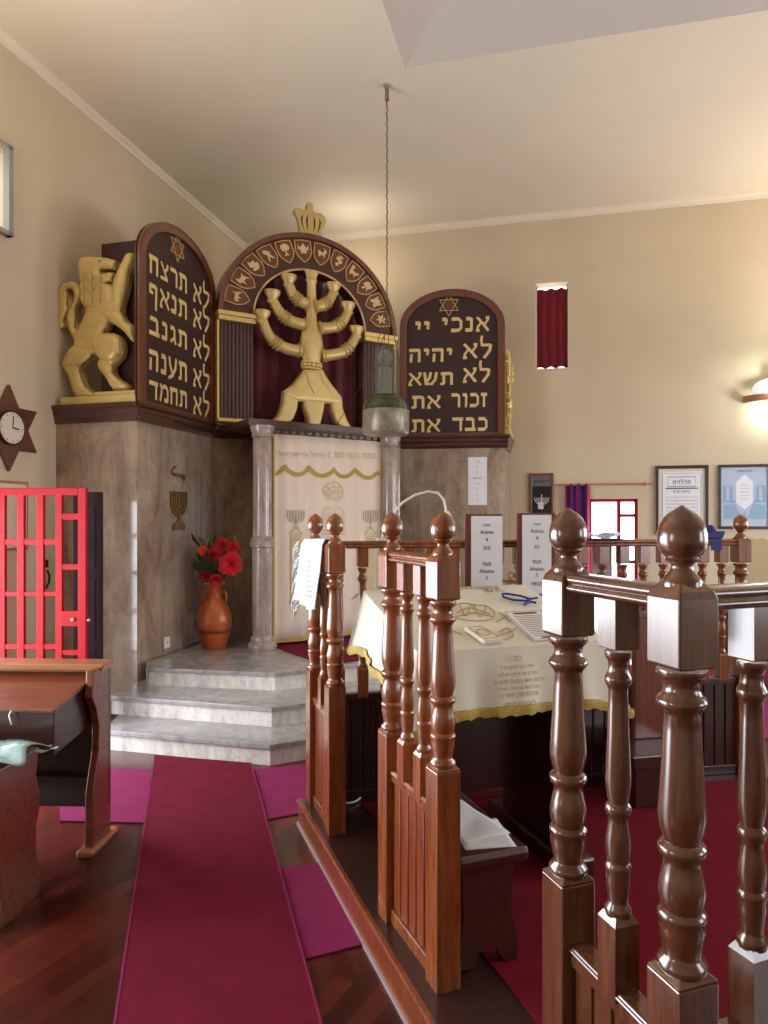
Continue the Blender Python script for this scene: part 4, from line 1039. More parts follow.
# cloth: top sloped and four hanging skirts
ks = (zFt-zN)/DD
t = root('tablecloth', FD, (DW/2,DD/2,zN-.25), 'cream satin cloth with gold fringe draped over the reading desk', 'tablecloth')
def rim(sv, n=1):   # walk round the rim: returns position and outward normal for s in 0..4
    e = int(sv) % 4; f = sv-int(sv)
    if e == 0: return (f*DW, 0), (0,-1)
    if e == 1: return (DW, f*DD), (1,0)
    if e == 2: return (DW-f*DW, DD), (0,1)
    return (0, DD-f*DD), (-1,0)
NR = 160
rows = []
def nrm(sv):
    e = int(sv) % 4; f = sv-int(sv); dirs = [(0,-1),(1,0),(0,1),(-1,0)]
    k_ = .12
    a_ = dirs[e]; 
    if f < k_: b_ = dirs[(e-1) % 4]; w2 = .5+.5*f/k_
    elif f > 1-k_: b_ = dirs[(e+1) % 4]; w2 = .5+.5*(1-f)/k_
    else: return a_
    v = Vector((a_[0]*w2+b_[0]*(1-w2), a_[1]*w2+b_[1]*(1-w2))).normalized(); return (v.x, v.y)
drop = .235
def skirt_pt(sv, v):
    p, _ = rim(sv); n_ = nrm(sv); zt = zN+p[1]*ks
    f = sv-int(sv); cor = math.exp(-(min(f,1-f)/.07)**2)
    fl = .012+.035*v+cor*.05*v; wav = .010*v*math.sin(sv*17)+.006*v*math.sin(sv*39)
    return (p[0]+n_[0]*(fl+wav), p[1]+n_[1]*(fl+wav), zt-(.0 if v == 0 else 0)-(drop+cor*.05)*v)
m = MB()
rings = []
top = [(skirt_pt(4*i/NR,0)[0]-nrm(4*i/NR)[0]*.014, skirt_pt(4*i/NR,0)[1]-nrm(4*i/NR)[1]*.014, skirt_pt(4*i/NR,0)[2]+.004) for i in range(NR)]
rings.append(top)
for j in range(0, 13): rings.append([skirt_pt(4*i/NR, j/12) for i in range(NR)])
m.loft(rings, True, False); nb0 = len(m.v); m.f.append(tuple(range(NR)))
o = m.build('cloth', 'cream', t, smooth=50); o.modifiers.new('s','SOLIDIFY').thickness = .003
m = MB(); rings = []
for j, (o_, z_) in enumerate(((.003,.03),(.006,.015),(.004,-.004),(-.002,-.004),(-.003,.03))):
    rings.append([(skirt_pt(4*i/NR,1)[0]+nrm(4*i/NR)[0]*o_*1.5, skirt_pt(4*i/NR,1)[1]+nrm(4*i/NR)[1]*o_*1.5, skirt_pt(4*i/NR,1)[2]+z_+(.004*((i*7) % 3-1) if j == 2 else 0)) for i in range(NR)])
m.loft(rings, True, False).build('fringe', 'fringe', t, smooth=50)
# embroidery text on the front skirt
tl = []
lines = [('כבוד',600,612,657,663),('שר בן יעקב דל',501,534,665,672),('תורה בו ציון ועולם',500,538,673,679),('והיתה אשר בהיכל לבנו אל',493,544,680,686),('ומלכות ה נצח המלך',497,539,687,693),('מזכרת אבן יוסף ים',499,537,694,700),('לזכר הנשמה',504,534,701,707)]
for i, (s_, xa_, xb_, ya_, yb_) in enumerate(lines):
    if i == 0: xa_, xb_ = 515, 523
    a_ = FD.xz(xa_, yb_, -.045); b_ = FD.xz(xb_, ya_, -.045)
    tl.append((heb(s_), a_[0], b_[0], a_[1]+.003, a_[1]+.024, -.046))
for (s_, xa, xb, za, zb_, y_) in tl:
    yy = -(.012+.035*((zN-za)/drop))-.014
    text_mesh([(s_, xa, xb, za, zb_, yy)], 'embroidered_lettering', 'embr2', t, .015, .001)
# sloped frame on top
vdir = Vector((0,1,ks)).normalized()
bx = FD.b[0]; by = (FD.b[1]+Vector((0,0,ks))).normalized(); bz = bx.cross(by)
ST = Fr(FD.w((0,0,zN+.006)), basis=(bx,by,bz))
def sp(px, py, z=0): p = ST.pix(px, py, 'z', z); return (p.x, p.y)
def flat(poly, z0, z1, m=None): return (m or MB()).prism(poly, z0, z1, 'z')
def fribbon(pts, wd, z0, z1, close=False, m=None):
    if not close and len(pts) > 2: pts = [(p.x,p.y) for p in smoothp([(a_,b_,0) for a_,b_ in pts], 5)]
    q = MB().line(pts, wd, z0, z1, close); q.v = [(v[0], v[2], v[1]) for v in q.v]
    if m: m.add(q.v, q.f); return m
    return q
m = MB()
cw = [(452,618),(455,607),(468,603),(482,605),(492,612),(495,620),(478,622),(462,621)]
t2 = root('embroidered_motif', ST, (*sp(476,612),0), 'gold embroidered crown and scrolls on top of the cream cloth', 'embroidery')
fribbon([sp(*p) for p in [(455,618),(452,609),(462,603),(475,605),(486,606),(494,612),(492,619),(475,621),(455,618)]], .006, 0, .002, False, m)
for pl in ([(457,613),(470,608),(490,614)],[(460,606),(466,616),(472,604),(480,617),(486,607)],[(456,617),(475,613),(493,617)],[(448,611),(450,620)],[(499,613),(505,617),(510,622)],[(497,622),(505,617),(514,614)],
           [(500,632),(508,628),(513,636),(505,640)],[(497,636),(512,631),(516,628)],[(445,629),(455,632),(462,635)],[(447,633),(452,628)]): fribbon([sp(*p) for p in pl], .006, 0, .002, False, m)
m.build('crown_embroidery', 'embr', t2)
q = MB()
for s_, xa_, xb_, ya_, yb_ in (('אשר',482,496,586,593),('זה',460,472,587,590)):
    a_ = sp(xa_, yb_); b_ = sp(xb_, ya_)
    tm = text_mesh([(heb(s_), a_[0], b_[0], 0, abs(b_[1]-a_[1])*1.0, 0)], 'embroidered_lettering', 'embr', t2, .02, 0)
    for v in tm.data.vertices:
        # text_mesh builds in x/z; lay it on the slope
        x_, y_, z_ = v.co.x, v.co.y, v.co.z; v.co = (x_, z_+a_[1]+PB[t2.name][1].z-PB[t2.name][1].y, .002)
# closed prayer book, leaflet sheet and cord on desk
def rect_on(c, u_px, w_, h_): pass
def sheet(name, corners, thick, mat, label, cat, z0=.003):
    poly = [sp(*c) for c in corners]
    cx = sum(p[0] for p in poly)/4; cy = sum(p[1] for p in poly)/4
    t = root(name, ST, (cx,cy,z0), label, cat)
    flat(poly, z0, z0+thick).build('cover' if 'book' in name else 'page', mat, t, bevel=.001 if thick > .005 else 0)
    return t, poly
def inset(poly, k):
    c = Vector((sum(p[0] for p in poly)/4, sum(p[1] for p in poly)/4)); return [tuple(c+(Vector(p)-c)*k) for p in poly]
t3, pb = sheet('prayer_book', [(464,631),(484,645.5),(502,643),(481,629.5)], .016, 'cream', 'closed white prayer book with gilt border on the reading desk', 'book')
fribbon(inset(pb,.8), .005, .019, .0205, True).build('gilt_border', 'embr', t3)
cxb, cyb = [sum(p[i] for p in pb)/4 for i in (0,1)]
fribbon([(cxb+.022*math.cos(a_), cyb+.03*math.sin(a_)) for a_ in [2*PI*k_/14 for k_ in range(14)]], .005, .019, .0205, True).build('gilt_medallion', 'embr', t3)
t3, pb = sheet('song_sheet', [(503,613),(534,642),(566,638),(541,611)], .002, 'paper', 'laminated white sheet with red title and border on the reading desk', 'sheet')
fribbon(inset(pb,.95), .004, .006, .0068, True).build('border_line', 'embr3', t3)
A_, B_, C_, D_ = [Vector(p) for p in pb]    # far-left, near-left, near-right, far-right
def bil(u, v): return tuple((A_*(1-u)+D_*u)*(1-v)+(B_*(1-u)+C_*u)*v)
fribbon([bil(.2,.1), bil(.8,.1)], .016, .006, .007).build('red_title', 'redink', t3)
m = MB()
for i in range(12): fribbon([bil(.12,.2+.062*i), bil(.88-.05*(i % 3),.2+.062*i)], .0035, .006, .007, False, m)
m.build('printed_lines', 'embr3', t3)
fribbon([bil(.3,.94), bil(.8,.94)], .01, .006, .007).build('red_footer', 'redink', t3)
# blue cord
t4 = root('cord_loop', ST, (*sp(517,600),.004), 'loop of blue cord lying on the cream cloth', 'cord')
pts = [(536,605),(525,603),(512,602),(503,599),(502,596),(508,596),(520,598),(530,601),(537,600)]
MB().tube([(*sp(*p),.010) for p in pts], .005, 8, (0,0,1)).build('loop', 'navy', t4, smooth=60)
MB().tube([(*sp(*p),.012) for p in [(527,601),(530,604),(524,607)]], .006, 8, (0,0,1)).build('knot', 'navy', t4, smooth=60)
# small gold ornament at the far edge of the desk
pe = ST.pix(518, 588, 'z', 0)
t5 = root('gold_ornament', ST, (min(pe.x,DW-.05),DD-.03,0), 'small gilt stand ornament at the far edge of the desk', 'ornament')
ox = min(pe.x, DW-.05); oy = .69
MB().box(ox-.03,ox+.03,oy-.02,oy+.02,.0,.008).tube([(ox,oy,.008),(ox,oy,.022)], .004, 8).tube([(ox+.016*math.cos(a_),oy,.036+.014*math.sin(a_)) for a_ in [2*PI*k_/12 for k_ in range(13)]], .003, 6).build('stand', 'bronze', t5, smooth=50)

# ------------------------------------------------------------------ notice boards standing behind the desk
FBk = Fr(B0, math.degrees(math.atan2(B6[1]-B0[1], B6[0]-B0[0])))
def board(px0, px1, py0, pxs0, pxs1, label, rows_, D=3.42, lean=0):
    fr = Fr((0,D), 4)
    a_ = fr.xz(px0, py0); b_ = fr.xz(px1, py0); s0_ = fr.xz(pxs0, py0+2); s1_ = fr.xz(pxs1, py0+2)
    z1 = a_[1]; z0 = ZF+.007
    t = root('notice_board', fr, ((a_[0]+b_[0])/2,0,z0), label, 'notice board', 'wooden boards with paper notices behind the reading desk')
    MB().box(a_[0],b_[0],0,.02,z0+.75,z1).build('board', 'frame', t, bevel=.003)
    MB().box((a_[0]+b_[0])/2-.02,(a_[0]+b_[0])/2+.02,.02,.045,z0,z1-.1).build('post', 'frame', t, bevel=.003)
    MB().box((a_[0]+b_[0])/2-.11,(a_[0]+b_[0])/2+.11,-.02,.08,z0,z0+.03).build('foot', 'frame', t, bevel=.003)
    zb = z1-.40
    MB().box(s0_[0],s1_[0],-.006,-.002,zb,s0_[1]).build('sheet', 'paper', t)
    cx = (s0_[0]+s1_[0])/2; tl = []
    for (s_, py, h) in rows_:
        z = fr.xz(480,py)[1]
        if s_: tl.append((s_, cx, None, z-h/2, z+h/2, -.0075))
    text_mesh(tl, 'lettering', 'ink', t, .01, 0)
board(465,503,514, 471,502, 'wooden board holding the white sheet lettered Acima 4 SHI', [(heb('מעלה'),525,.017),('Acima',532,.019),('4',539.5,.019),('SHI',548,.018),(heb('מטה'),564,.017),('Abaixo',571,.019),('5',578,.018),('I',586,.01)])
board(517,556,513, 522,551, 'wooden board holding the white sheet lettered Acima 4 KI', [(heb('מעלה'),524,.017),('Acima',531,.019),('4',538,.019),('KI',547,.018),(heb('מטה'),562,.017),('Abaixo',569,.019),('5',575,.018),('VEOL',584,.018)])
# sheet behind balusters right
fr = FBk; a_ = fr.xz(592,543,.04); b_ = fr.xz(612,577,.04)
t = root('paper_notice', fr, ((a_[0]+b_[0])/2,.05,b_[1]), 'white printed sheet hanging behind the back balusters by the bright doorway', 'notice')
MB().box(a_[0],b_[0],.04,.043,b_[1],a_[1]+.02).build('sheet', 'paper', t)
tl = [(heb(s_), (a_[0]+b_[0])/2, None, b_[1]+.012+i*.028, b_[1]+.024+i*.028, .039) for i, s_ in enumerate(('שלום עליכם','ברוך הבא','תורה ומצוה','אור עולם','קדוש'))]
text_mesh(tl, 'lettering', 'inkg', t, 0, 0)
# open book on the back rail
a_ = fr.xz(585,541,0); b_ = fr.xz(617,541,0); zr_ = EYE-.112
t = root('open_book', fr, ((a_[0]+b_[0])/2,0,zr_), 'open white book lying on the back rail in front of the doorway', 'book')
xm_ = (a_[0]+b_[0])/2; wv = (b_[0]-a_[0])/2
for s_ in (-1,1):
    MB().grid(lambda u, v, s_=s_: (xm_+s_*u*wv, -.06+v*.12, zr_+.008+.018*math.sin(min(1,u*1.2)*PI*.6)+.012*(v)), 10, 4).build('pages', 'white', t, smooth=60).modifiers.new('s','SOLIDIFY').thickness = .006
MB().box(a_[0]-.003,b_[0]+.003,-.063,.063,zr_,zr_+.005).build('cover', 'blue', t)
MB().box(xm_+.04,xm_+.10,-.01,.02,zr_+.028,zr_+.036).build('bookmark', 'trimw', t)
# blue folded cap on the back rail
a_ = fr.xz(712,541,0); xm_ = a_[0]
t = root('blue_skullcap', fr, (xm_,0,zr_), 'folded blue cap with pointed corners resting on the back rail', 'cap')
pl = [(-.06,0),(-.075,.04),(-.035,.035),(-.015,.078),(.012,.04),(.065,.042),(.045,.0)]
MB().prism([(xm_+p[0],zr_+p[1]) for p in pl], -.03, .03).build('folded_cloth', 'blue', t, bevel=.008)
o = MB().box(xm_-.03,xm_+.035,-.034,-.032,zr_-.06,zr_-.005).build('hanging_flap', 'blue', t)
# gooseneck lamp on back rail
t = root('gooseneck_lamp', fr, (fr.xz(381,543)[0],0,zr_), 'thin white gooseneck lamp arching over the railing', 'lamp')
gp = [(381,541),(384,530),(391,516),(402,503),(415,495),(428,491.5),(438,493),(444,500),(446.5,512)]
gx = [fr.xz(p[0],p[1],-.0) for p in gp]
MB().tube([(p[0],0,p[1]) for p in gx], .006, 8).build('flexible_neck', 'whitepl', t, smooth=60)
MB().lathe([(.012,gx[-1][1]+.005),(.026,gx[-1][1]-.02),(.03,gx[-1][1]-.05)], (gx[-1][0],0), 16).build('shade', 'whitepl', t, smooth=60)
MB().box(gx[0][0]-.02,gx[0][0]+.02,-.034,.034,zr_,zr_+.012).build('clamp', 'whitepl', t, bevel=.003)

# ------------------------------------------------------------------ bench inside the platform
fb = Fr((.228,2.08), math.degrees(math.atan2(-dl.y,-dl.x)))    # x runs away from the camera along the rail
sgn = 1 if (fb.inv @ Vector((1,2.3,0))).y > 0 else -1
t = root('wooden_bench', fb, (.28,sgn*.1,ZF+.007), 'low dark wooden bench just inside the railing with papers on it', 'bench')
zt = .50; Lb = .44; Wb = .205
ys = sorted((0, sgn*Wb))
y0, y1 = ys
MB().box(-.03,Lb+.03,y0-.015,y1+.02,zt-.045,zt).build('seat', 'deskd', t, bevel=.014)
for xx in (.02, Lb-.05):
    yc = (y0+y1)/2
    pl = [(y0+.01,zt-.045),(y1-.01,zt-.045),(y1-.02,.30),(y1,.20),(y1,ZF+.007),(yc+.05,ZF+.007),(yc+.03,ZF+.05),(yc,ZF+.07),(yc-.03,ZF+.05),(yc-.05,ZF+.007),(y0,ZF+.007),(y0,.20),(y0+.02,.30)]
    MB().prism(pl, xx, xx+.03, 'x').build('side_panel', 'deskd', t, bevel=.003)
MB().box(.05,Lb-.05,(y0+y1)/2-.01,(y0+y1)/2+.01,ZF+.15,zt-.045).build('stretcher', 'darkwood', t)
def paper(fr, x0, x1, y0, y1, z, rot, label, crump=.01):
    cx, cy = (x0+x1)/2, (y0+y1)/2; ca, sa = math.cos(rot), math.sin(rot)
    def g(u, v):
        a_ = (u-.5)*(x1-x0); b_ = (v-.5)*(y1-y0)
        return (cx+a_*ca-b_*sa, cy+a_*sa+b_*ca, z+.002+crump*abs(math.sin(u*5+v*3))*(u*(1-u)*v*(1-v)*8+.2))
    o = MB().grid(g, 14, 10).build('paper_sheet', 'white', fr=fr, base=(cx,cy,z), smooth=70); o.modifiers.new('s','SOLIDIFY').thickness = .0015
    tag(o, label, 'paper')
yc = (y0+y1)/2
paper(fb, .06,.36, yc-.09,yc+.08, zt, .12, 'crumpled white paper on top of the low bench', .016)
paper(fb, -.0,.20, yc-.10,yc+.06, zt+.0, -.2, 'flat white paper under the crumpled one on the low bench', .003)
# cables on platform
def cable(pts, r, mat, label, name='cable'):
    o = MB().tube(pts, r, 8, (0,0,1)).build(name, mat, fr=W, base=pts[0], smooth=60); tag(o, label, 'cable'); return o
zc = ZF+.012
g_ = lambda px, py, z=zc: tuple(gpt(px, py, z))
cable(smoothp([g_(462,778),(g_(478,776)),g_(497,768),(.57,3.30,.22),(.66,3.33,.24),(.72,3.33,.19)]), .005, 'whitepl', 'white cable curving across the platform under the reading desk')
cable(smoothp([g_(344,792),g_(352,786),g_(362,792),g_(358,800),g_(346,803),g_(341,797),g_(350,789),g_(366,787),g_(374,790)]), .005, 'whitepl', 'coiled white cable on the platform behind the short railing section')
o = MB().box(-.04,.04,-.03,.03,ZF+.007,ZF+.05).build('plug_adapter', 'whitepl', fr=Fr(gpt(348,790,ZF)[:2],30), bevel=.006); tag(o, 'white plug adapter beside the coiled cable on the platform', 'adapter')
# dark cabinet / chair at the back right inside the platform
fc = Fr((1.25,3.43), 12)
t = root('wooden_chair', fc, (.1,.1,ZF+.007), 'reddish wooden high-backed chair against the back railing', 'chair')
MB().box(-.13,.20,-.16,.10,ZF+.2,ZF+.26).build('seat', 'deskd', t, bevel=.006)
MB().box(-.10,.17,-.13,.10,ZF+.007,ZF+.2).build('seat_box', 'deskd', t, bevel=.006)
MB().box(.02,.20,.07,.105,ZF+.26,EYE-.50).build('backrest', 'frame', t, bevel=.006)
MB().box(.0,.22,.06,.115,EYE-.50,EYE-.47).build('top_cap', 'frame', t, bevel=.006)

# ------------------------------------------------------------------ hanging lamp
HX, HY = (387-384)/FPX*5.53, 5.53
fh = Fr((HX,HY), 30); z_ = lambda py: EYE+(HOR-py)/FPX*HY
t = root('hanging_lamp', fh, (-.0,0,z_(436)), 'hanging glass oil lamp with green dish on long chain', 'lamp')
zb_, zt_ = z_(434), z_(411)
R_ = .185; cx = -.01
MB().lathe([(R_*.5,zb_-.012),(R_*.93,zb_-.008),(R_,zb_+.01),(R_,zt_),(R_*.97,zt_),(R_*.93,zb_+.04),(R_*.5,zb_+.01)], (cx,0), 40).build('drum', 'dimglass', t, smooth=50)
MB().lathe([(R_*.95,zt_-.01),(R_*.96,zt_+.03),(R_*.9,zt_+.07),(R_*.72,zt_+.105),(R_*.5,zt_+.125),(R_*.2,zt_+.13)], (cx,0), 40).build('green_dish', 'greenglass', t, smooth=60)
zg0, zg1 = zt_+.115, z_(345)
MB().lathe([(.095,zg0),(.095,zg1-.08),(.09,zg1-.03),(.086,zg1-.03),(.091,zg1-.08),(.091,zg0)], (cx,0), 32).build('glass_chimney', 'glass', t, smooth=50)
MB().lathe([(.055,zg0),(.055,z_(368)),(.02,z_(366))], (cx-.01,0), 24).build('candle', 'candle', t, smooth=50)
MB().ball((cx-.01,0,z_(358)), .062, n=20, m=14).build('globe', 'candle', t, smooth=70)
zj = z_(300); 
for k_ in range(4):
    a = math.radians(45+90*k_); MB().tube([(cx+R_*math.cos(a),R_*math.sin(a),zt_+.0),(0,0,zj)], .0035, 6).build('chain', 'chain', t)
m = MB(); zc_ = H; n = int((H-zj)/.02)
pts = [(0.003*(-1)**i,0.003*(-1)**(i//2),zj+(H-zj)*i/n) for i in range(n+1)]
m.tube(pts, .005, 6).build('chain', 'chain', t)
MB().lathe([(.02,H-.12),(.014,H-.06),(.02,H-.02),(.03,H-.001)], n=12).build('ceiling_hook', 'steel', t, smooth=50)
e = fh.inv @ Vector(KA.w((1.16,-.06,2.40)))
MB().tube([(0,0,z_(330)),tuple(e.lerp(Vector((0,0,z_(330))),.5)+Vector((0,0,-.06))),tuple(e)], .003, 6).build('pull_cord', 'chain', t)

# ------------------------------------------------------------------ left wall things
cw = WBf.xz(9,428,-.02)
t = root('star_clock', WBf, (cw[0],0,cw[1]-.3), 'six-pointed wooden star clock on the left wall', 'clock')
R_ = .31
MB().prism(star_poly(6,R_,R_/1.732,cw[0],cw[1]), -.03, -.002).build('star_board', 'star', t, bevel=.003)
def disc(cx, cz, r, y0, y1, n=40): return MB().prism([(cx+r*math.cos(2*PI*i/n), cz+r*math.sin(2*PI*i/n)) for i in range(n)], y0, y1)
q = disc(cw[0], cw[1], .125, -.045, -.03).build('rim', 'black', t, smooth=40)
q = disc(cw[0], cw[1], .112, -.05, -.045).build('dial', 'clockface', t)
mk = MB()
for i in range(12):
    a = i*PI/6; mk.line([(cw[0]+.092*math.cos(a),cw[1]+.092*math.sin(a)),(cw[0]+.105*math.cos(a),cw[1]+.105*math.sin(a))], .005, -.052, -.05)
mk.build('hour_marks', 'inkg', q)
MB().line([(cw[0],cw[1]),(cw[0]+.008,cw[1]+.085)], .007, -.054, -.052).build('minute_hand', 'black', t)
MB().line([(cw[0],cw[1]),(cw[0]+.06,cw[1]-.006)], .009, -.055, -.053).build('hour_hand', 'black', t)
# red grille gate leaf, opened into the room
FG = Fr((-2.80,4.60), 0)
t = root('red_gate', FG, (.45,0,.01), 'red painted metal grille gate standing open by the left wall', 'gate')
gx = lambda px: FG.xz(px, 560)[0]; gz = lambda py: FG.xz(50, py)[1]
ztop = gz(488)
for a_, b_ in ((-44,-36),(-20,-12),(0,6),(18,25),(37.5,44.5),(56.5,63)): MB().box(gx(a_),gx(b_),-.015,.015,.04,ztop-.02).build('upright_bar', 'red', t, bevel=.003)
MB().box(gx(79),gx(87),-.018,.018,.02,ztop).build('lock_stile', 'red', t, bevel=.003)
MB().box(gx(-44),gx(79),-.018,.018,ztop-.048,ztop).build('top_rail', 'red', t, bevel=.003)
for a_, b_ in ((539,544.7),(591.5,596),(644,649),(700,705),(748,753)): MB().box(gx(-44),gx(60),-.012,.012,gz(b_),gz(a_)).build('cross_bar', 'red', t, bevel=.003)
for a_, b_ in ((513.4,519.7),(564,569.7),(650,655),(690,696),(730,735)): MB().box(gx(62),gx(80),-.012,.012,gz(b_),gz(a_)).build('cross_bar', 'red', t, bevel=.003)
lk = MB().box(gx(60),gx(80),-.016,.016,gz(626),gz(611)).build('lock_plate', 'red', t, bevel=.003)
MB().tube([(gx(74),-.03,gz(619)),(gx(74),-.016,gz(619))], .012, 12).tube([(gx(88),-.01,gz(620)),(gx(91),-.01,gz(620))], .012, 10).build('lock_barrel', 'steel', lk, smooth=50)
# dark wooden door leaf just behind the gate
FG2 = Fr((-2.25,4.86), 0)
x0d, x1d = FG2.xz(73,560)[0], FG2.xz(100.5,560)[0]
t = root('door_leaf', FG2, ((x0d+x1d)/2,0,.01), 'narrow dark wooden door leaf behind the red gate', 'door', kind='thing')
MB().box(x0d,x1d,0,.05,.01,FG2.xz(80,492)[1]).build('panel', 'doorw', t, bevel=.003)
m = MB()
for i in range(3): m.box(x0d+.035,x1d-.035,-.006,0,.15+i*.5,.58+i*.5)
m.build('raised_mould', 'doorw', t, bevel=.002)
# door_1 opening trims in left wall
t = root('door_1', WBf, ((DX0+DX1)/2,0,0), 'doorway in the left wall lit by daylight', 'doorway', kind='structure')
MB().box(DX0-.05,DX0,-.02,.2,0,DZ+.05).box(DX1,DX1+.05,-.02,.2,0,DZ+.05).box(DX0-.05,DX1+.05,-.02,.2,DZ,DZ+.05).build('door_frame', 'doorw', t)
# notice board behind gate
a_ = WBf.xz(27,482,-.01); xq = a_[0]
t = root('wall_board', WBf, (xq-.3,0,a_[1]-.9), 'cream framed board on the left wall behind the red gate', 'board')
MB().box(xq-.30,xq,-.02,-.001,a_[1]-.5,a_[1]).build('frame', 'deskl', t)
MB().box(xq-.28,xq-.02,-.024,-.02,a_[1]-.48,a_[1]-.02).build('panel', 'clockface', t)
# small black handle on the wall seen through the gate
p = WBf.xz(45,578,-.01)
t = root('wall_hook', WBf, (p[0],0,p[1]), 'small black wall hook and cord seen through the gate bars', 'hook')
MB().tube([(p[0],-.03,p[1]+.06),(p[0],-.05,p[1]+.02),(p[0]+.02,-.03,p[1]-.03),(p[0],-.02,p[1]-.08)], .008, 8).build('hook', 'black', t, smooth=50)
MB().box(p[0]-.02,p[0]+.02,-.025,0,p[1]+.08,p[1]+.14).build('plate', 'black', t)

# ------------------------------------------------------------------ pews at left
FPw = Fr((-1.30,3.14), -3)
def prof_curve(pts): return [tuple(p) for p in smoothp([(a_, b_, 0) for a_, b_ in pts])]
t = root('pew_desk', FPw, (-.6,.1,0), 'wooden pew desk with sloping lid in front of the red gate', 'desk')
LW = 1.7
# end panel (profile in y,z)
ep = [(.17,.0),(.17,.815),(-.005,.815),(-.01,.76),(-.02,.70),(.02,.64),(.05,.55),(.045,.44),(.01,.34),(-.015,.26),(-.02,.04),(-.02,0)]
for xx in (-.035, -LW):
    MB().prism(ep, xx, xx+.035, 'x').build('end_panel', 'desk', t, bevel=.004, smooth=0)
    MB().box(xx-.02,xx+.055,-.06,.21,0,.03).build('foot', 'deskl', t, bevel=.008)
MB().box(-LW,-.0,.14,.165,.16,.79).build('back_panel', 'deskd', t)
MB().box(-LW-.01,.012,.06,.19,.80,.83).build('shelf', 'deskl', t, bevel=.006)
MB().box(-LW,-.035,.12,.135,.72,.80).build('backboard', 'deskl', t)
MB().box(-LW,-.035,.10,.14,.16,.30).build('kick_rail', 'deskd', t, bevel=.004)
lx = -.035
zl0, zl1 = .725, .775
MB().prism([(-.26,.52),(-.26,.70),(.12,.765),(.12,.56)], -LW+.035, lx-.01, 'x').build('desk_box', 'deskd', t, bevel=.003)
MB().prism([(-.28,.70),(-.28,.716),(.12,.782),(.12,.766)], -LW+.035, lx, 'x').build('lid', 'desk', t, bevel=.004)
hx = FPw.xz(14,716,-.265)
MB().tube([(hx[0],-.27,hx[1]+.03),(hx[0]-.006,-.285,hx[1]+.01),(hx[0]+.005,-.285,hx[1]-.03)], .006, 8).box(hx[0]-.02,hx[0]+.01,-.268,-.26,hx[1]+.01,hx[1]+.035).build('latch', 'steel', t, smooth=50)
# nearer bench end
FPn = Fr((-1.385,2.68), -3)
t = root('wooden_pew', FPn, (-.6,.05,0), 'nearer wooden pew end and seat at the left edge', 'pew')
ep = [(.12,.0),(.13,.10),(.10,.16),(.10,.28),(.125,.34),(.12,.42),(.10,.48),(.12,.585),(-.15,.585),(-.16,.3),(-.13,.1),(-.16,0)]
MB().prism(ep, -.035, .0, 'x').build('end_panel', 'desk', t, bevel=.004)
MB().box(-1.7,-.03,-.15,.12,.53,.58).build('seat', 'desk', t, bevel=.005)
MB().box(-1.7,-.03,.06,.085,.05,.53).build('back_panel', 'deskd', t)
random.seed(3)
def bag(u, v): return (-.55+u*.60+.02*math.sin(v*9), -.15+v*.27+.01*math.sin(u*12), .592+.020*abs(math.sin(u*9+v*4))+.012*math.sin(v*8+u*3)+.012)
t = root('plastic_bag', FPn, (-.3,0,.586), 'clear green-tinged plastic packet lying on the nearer pew', 'bag')
o = MB().grid(bag, 26, 12).build('wrapping', 'plastic', t, smooth=70); o.modifiers.new('s','SOLIDIFY').thickness = .004
MB().box(-.5,-.06,-.10,.06,.590,.606).build('contents', 'plasticb', t, bevel=.01)
MB().grid(lambda u, v: (.02+u*.12, .0+v*.03-.015*u, .60+.02*u+.006*math.sin(u*9)), 8, 2).build('loose_flap', 'plastic', t, smooth=60)

# ------------------------------------------------------------------ carpets on the floor
def mat_(poly, z, mat, label, name='carpet_runner'):
    o = MB().prism([tuple(p) for p in poly], z, z+.006, 'z').build(name, mat, fr=W, base=(sum(p[0] for p in poly)/len(poly), sum(p[1] for p in poly)/len(poly), z)); tag(o, label, 'carpet'); return o
g2 = lambda px, py: tuple(gpt(px, py, 0)[:2])
a_, b_ = Vector(g2(155,757)), Vector(g2(251,765)); c_, d_ = Vector(g2(320,1024)), Vector(g2(115,1024))
c2 = b_+(c_-b_)*1.5; d2 = a_+(d_-a_)*1.5
mat_([a_, d2, c2, b_], .008, 'carpet', 'long crimson runner leading up to the marble steps')
m = MB()
for p_, q_, s_ in ((a_,d2,1),(b_,c2,-1)):
    dd = (q_-p_).normalized(); nn = Vector((-dd.y,dd.x))*.004
    m.prism([tuple(p_+nn),tuple(q_+nn),tuple(q_-nn),tuple(p_-nn)], .004, .0155, 'z')
o = bpy.data.objects['carpet_runner.001'] if 'carpet_runner.001' in bpy.data.objects else None
ma = m.build('edge_binding', 'carpet2', fr=W, base=PB[o.name][1]); ma.parent = o; ma.matrix_parent_inverse = Matrix.Identity(4); ma.location = (0,0,0); ma.rotation_euler = (0,0,0)
mat_([g2(60,769), g2(60,822), g2(150,824), g2(150,771)], .001, 'carpet2', 'rose carpet strip between the pew desk and the runner', 'carpet_strip')
mat_([g2(240,772), g2(248,824), g2(312,812), g2(312,764)], .001, 'carpet2', 'rose carpet strip between the runner and the platform near the steps', 'carpet_strip')
mat_([g2(262,874), g2(300,962), g2(372,943), g2(330,862)], .001, 'carpet2', 'rose carpet strip nearer to us beside the platform edge', 'carpet_strip')
mat_([(2.0,4.9),(5.6,3.9),(6.1,6.3),(2.2,7.2)], .002, 'carpet2', 'wide rose carpet beyond the back railing on the right', 'floor_carpet')
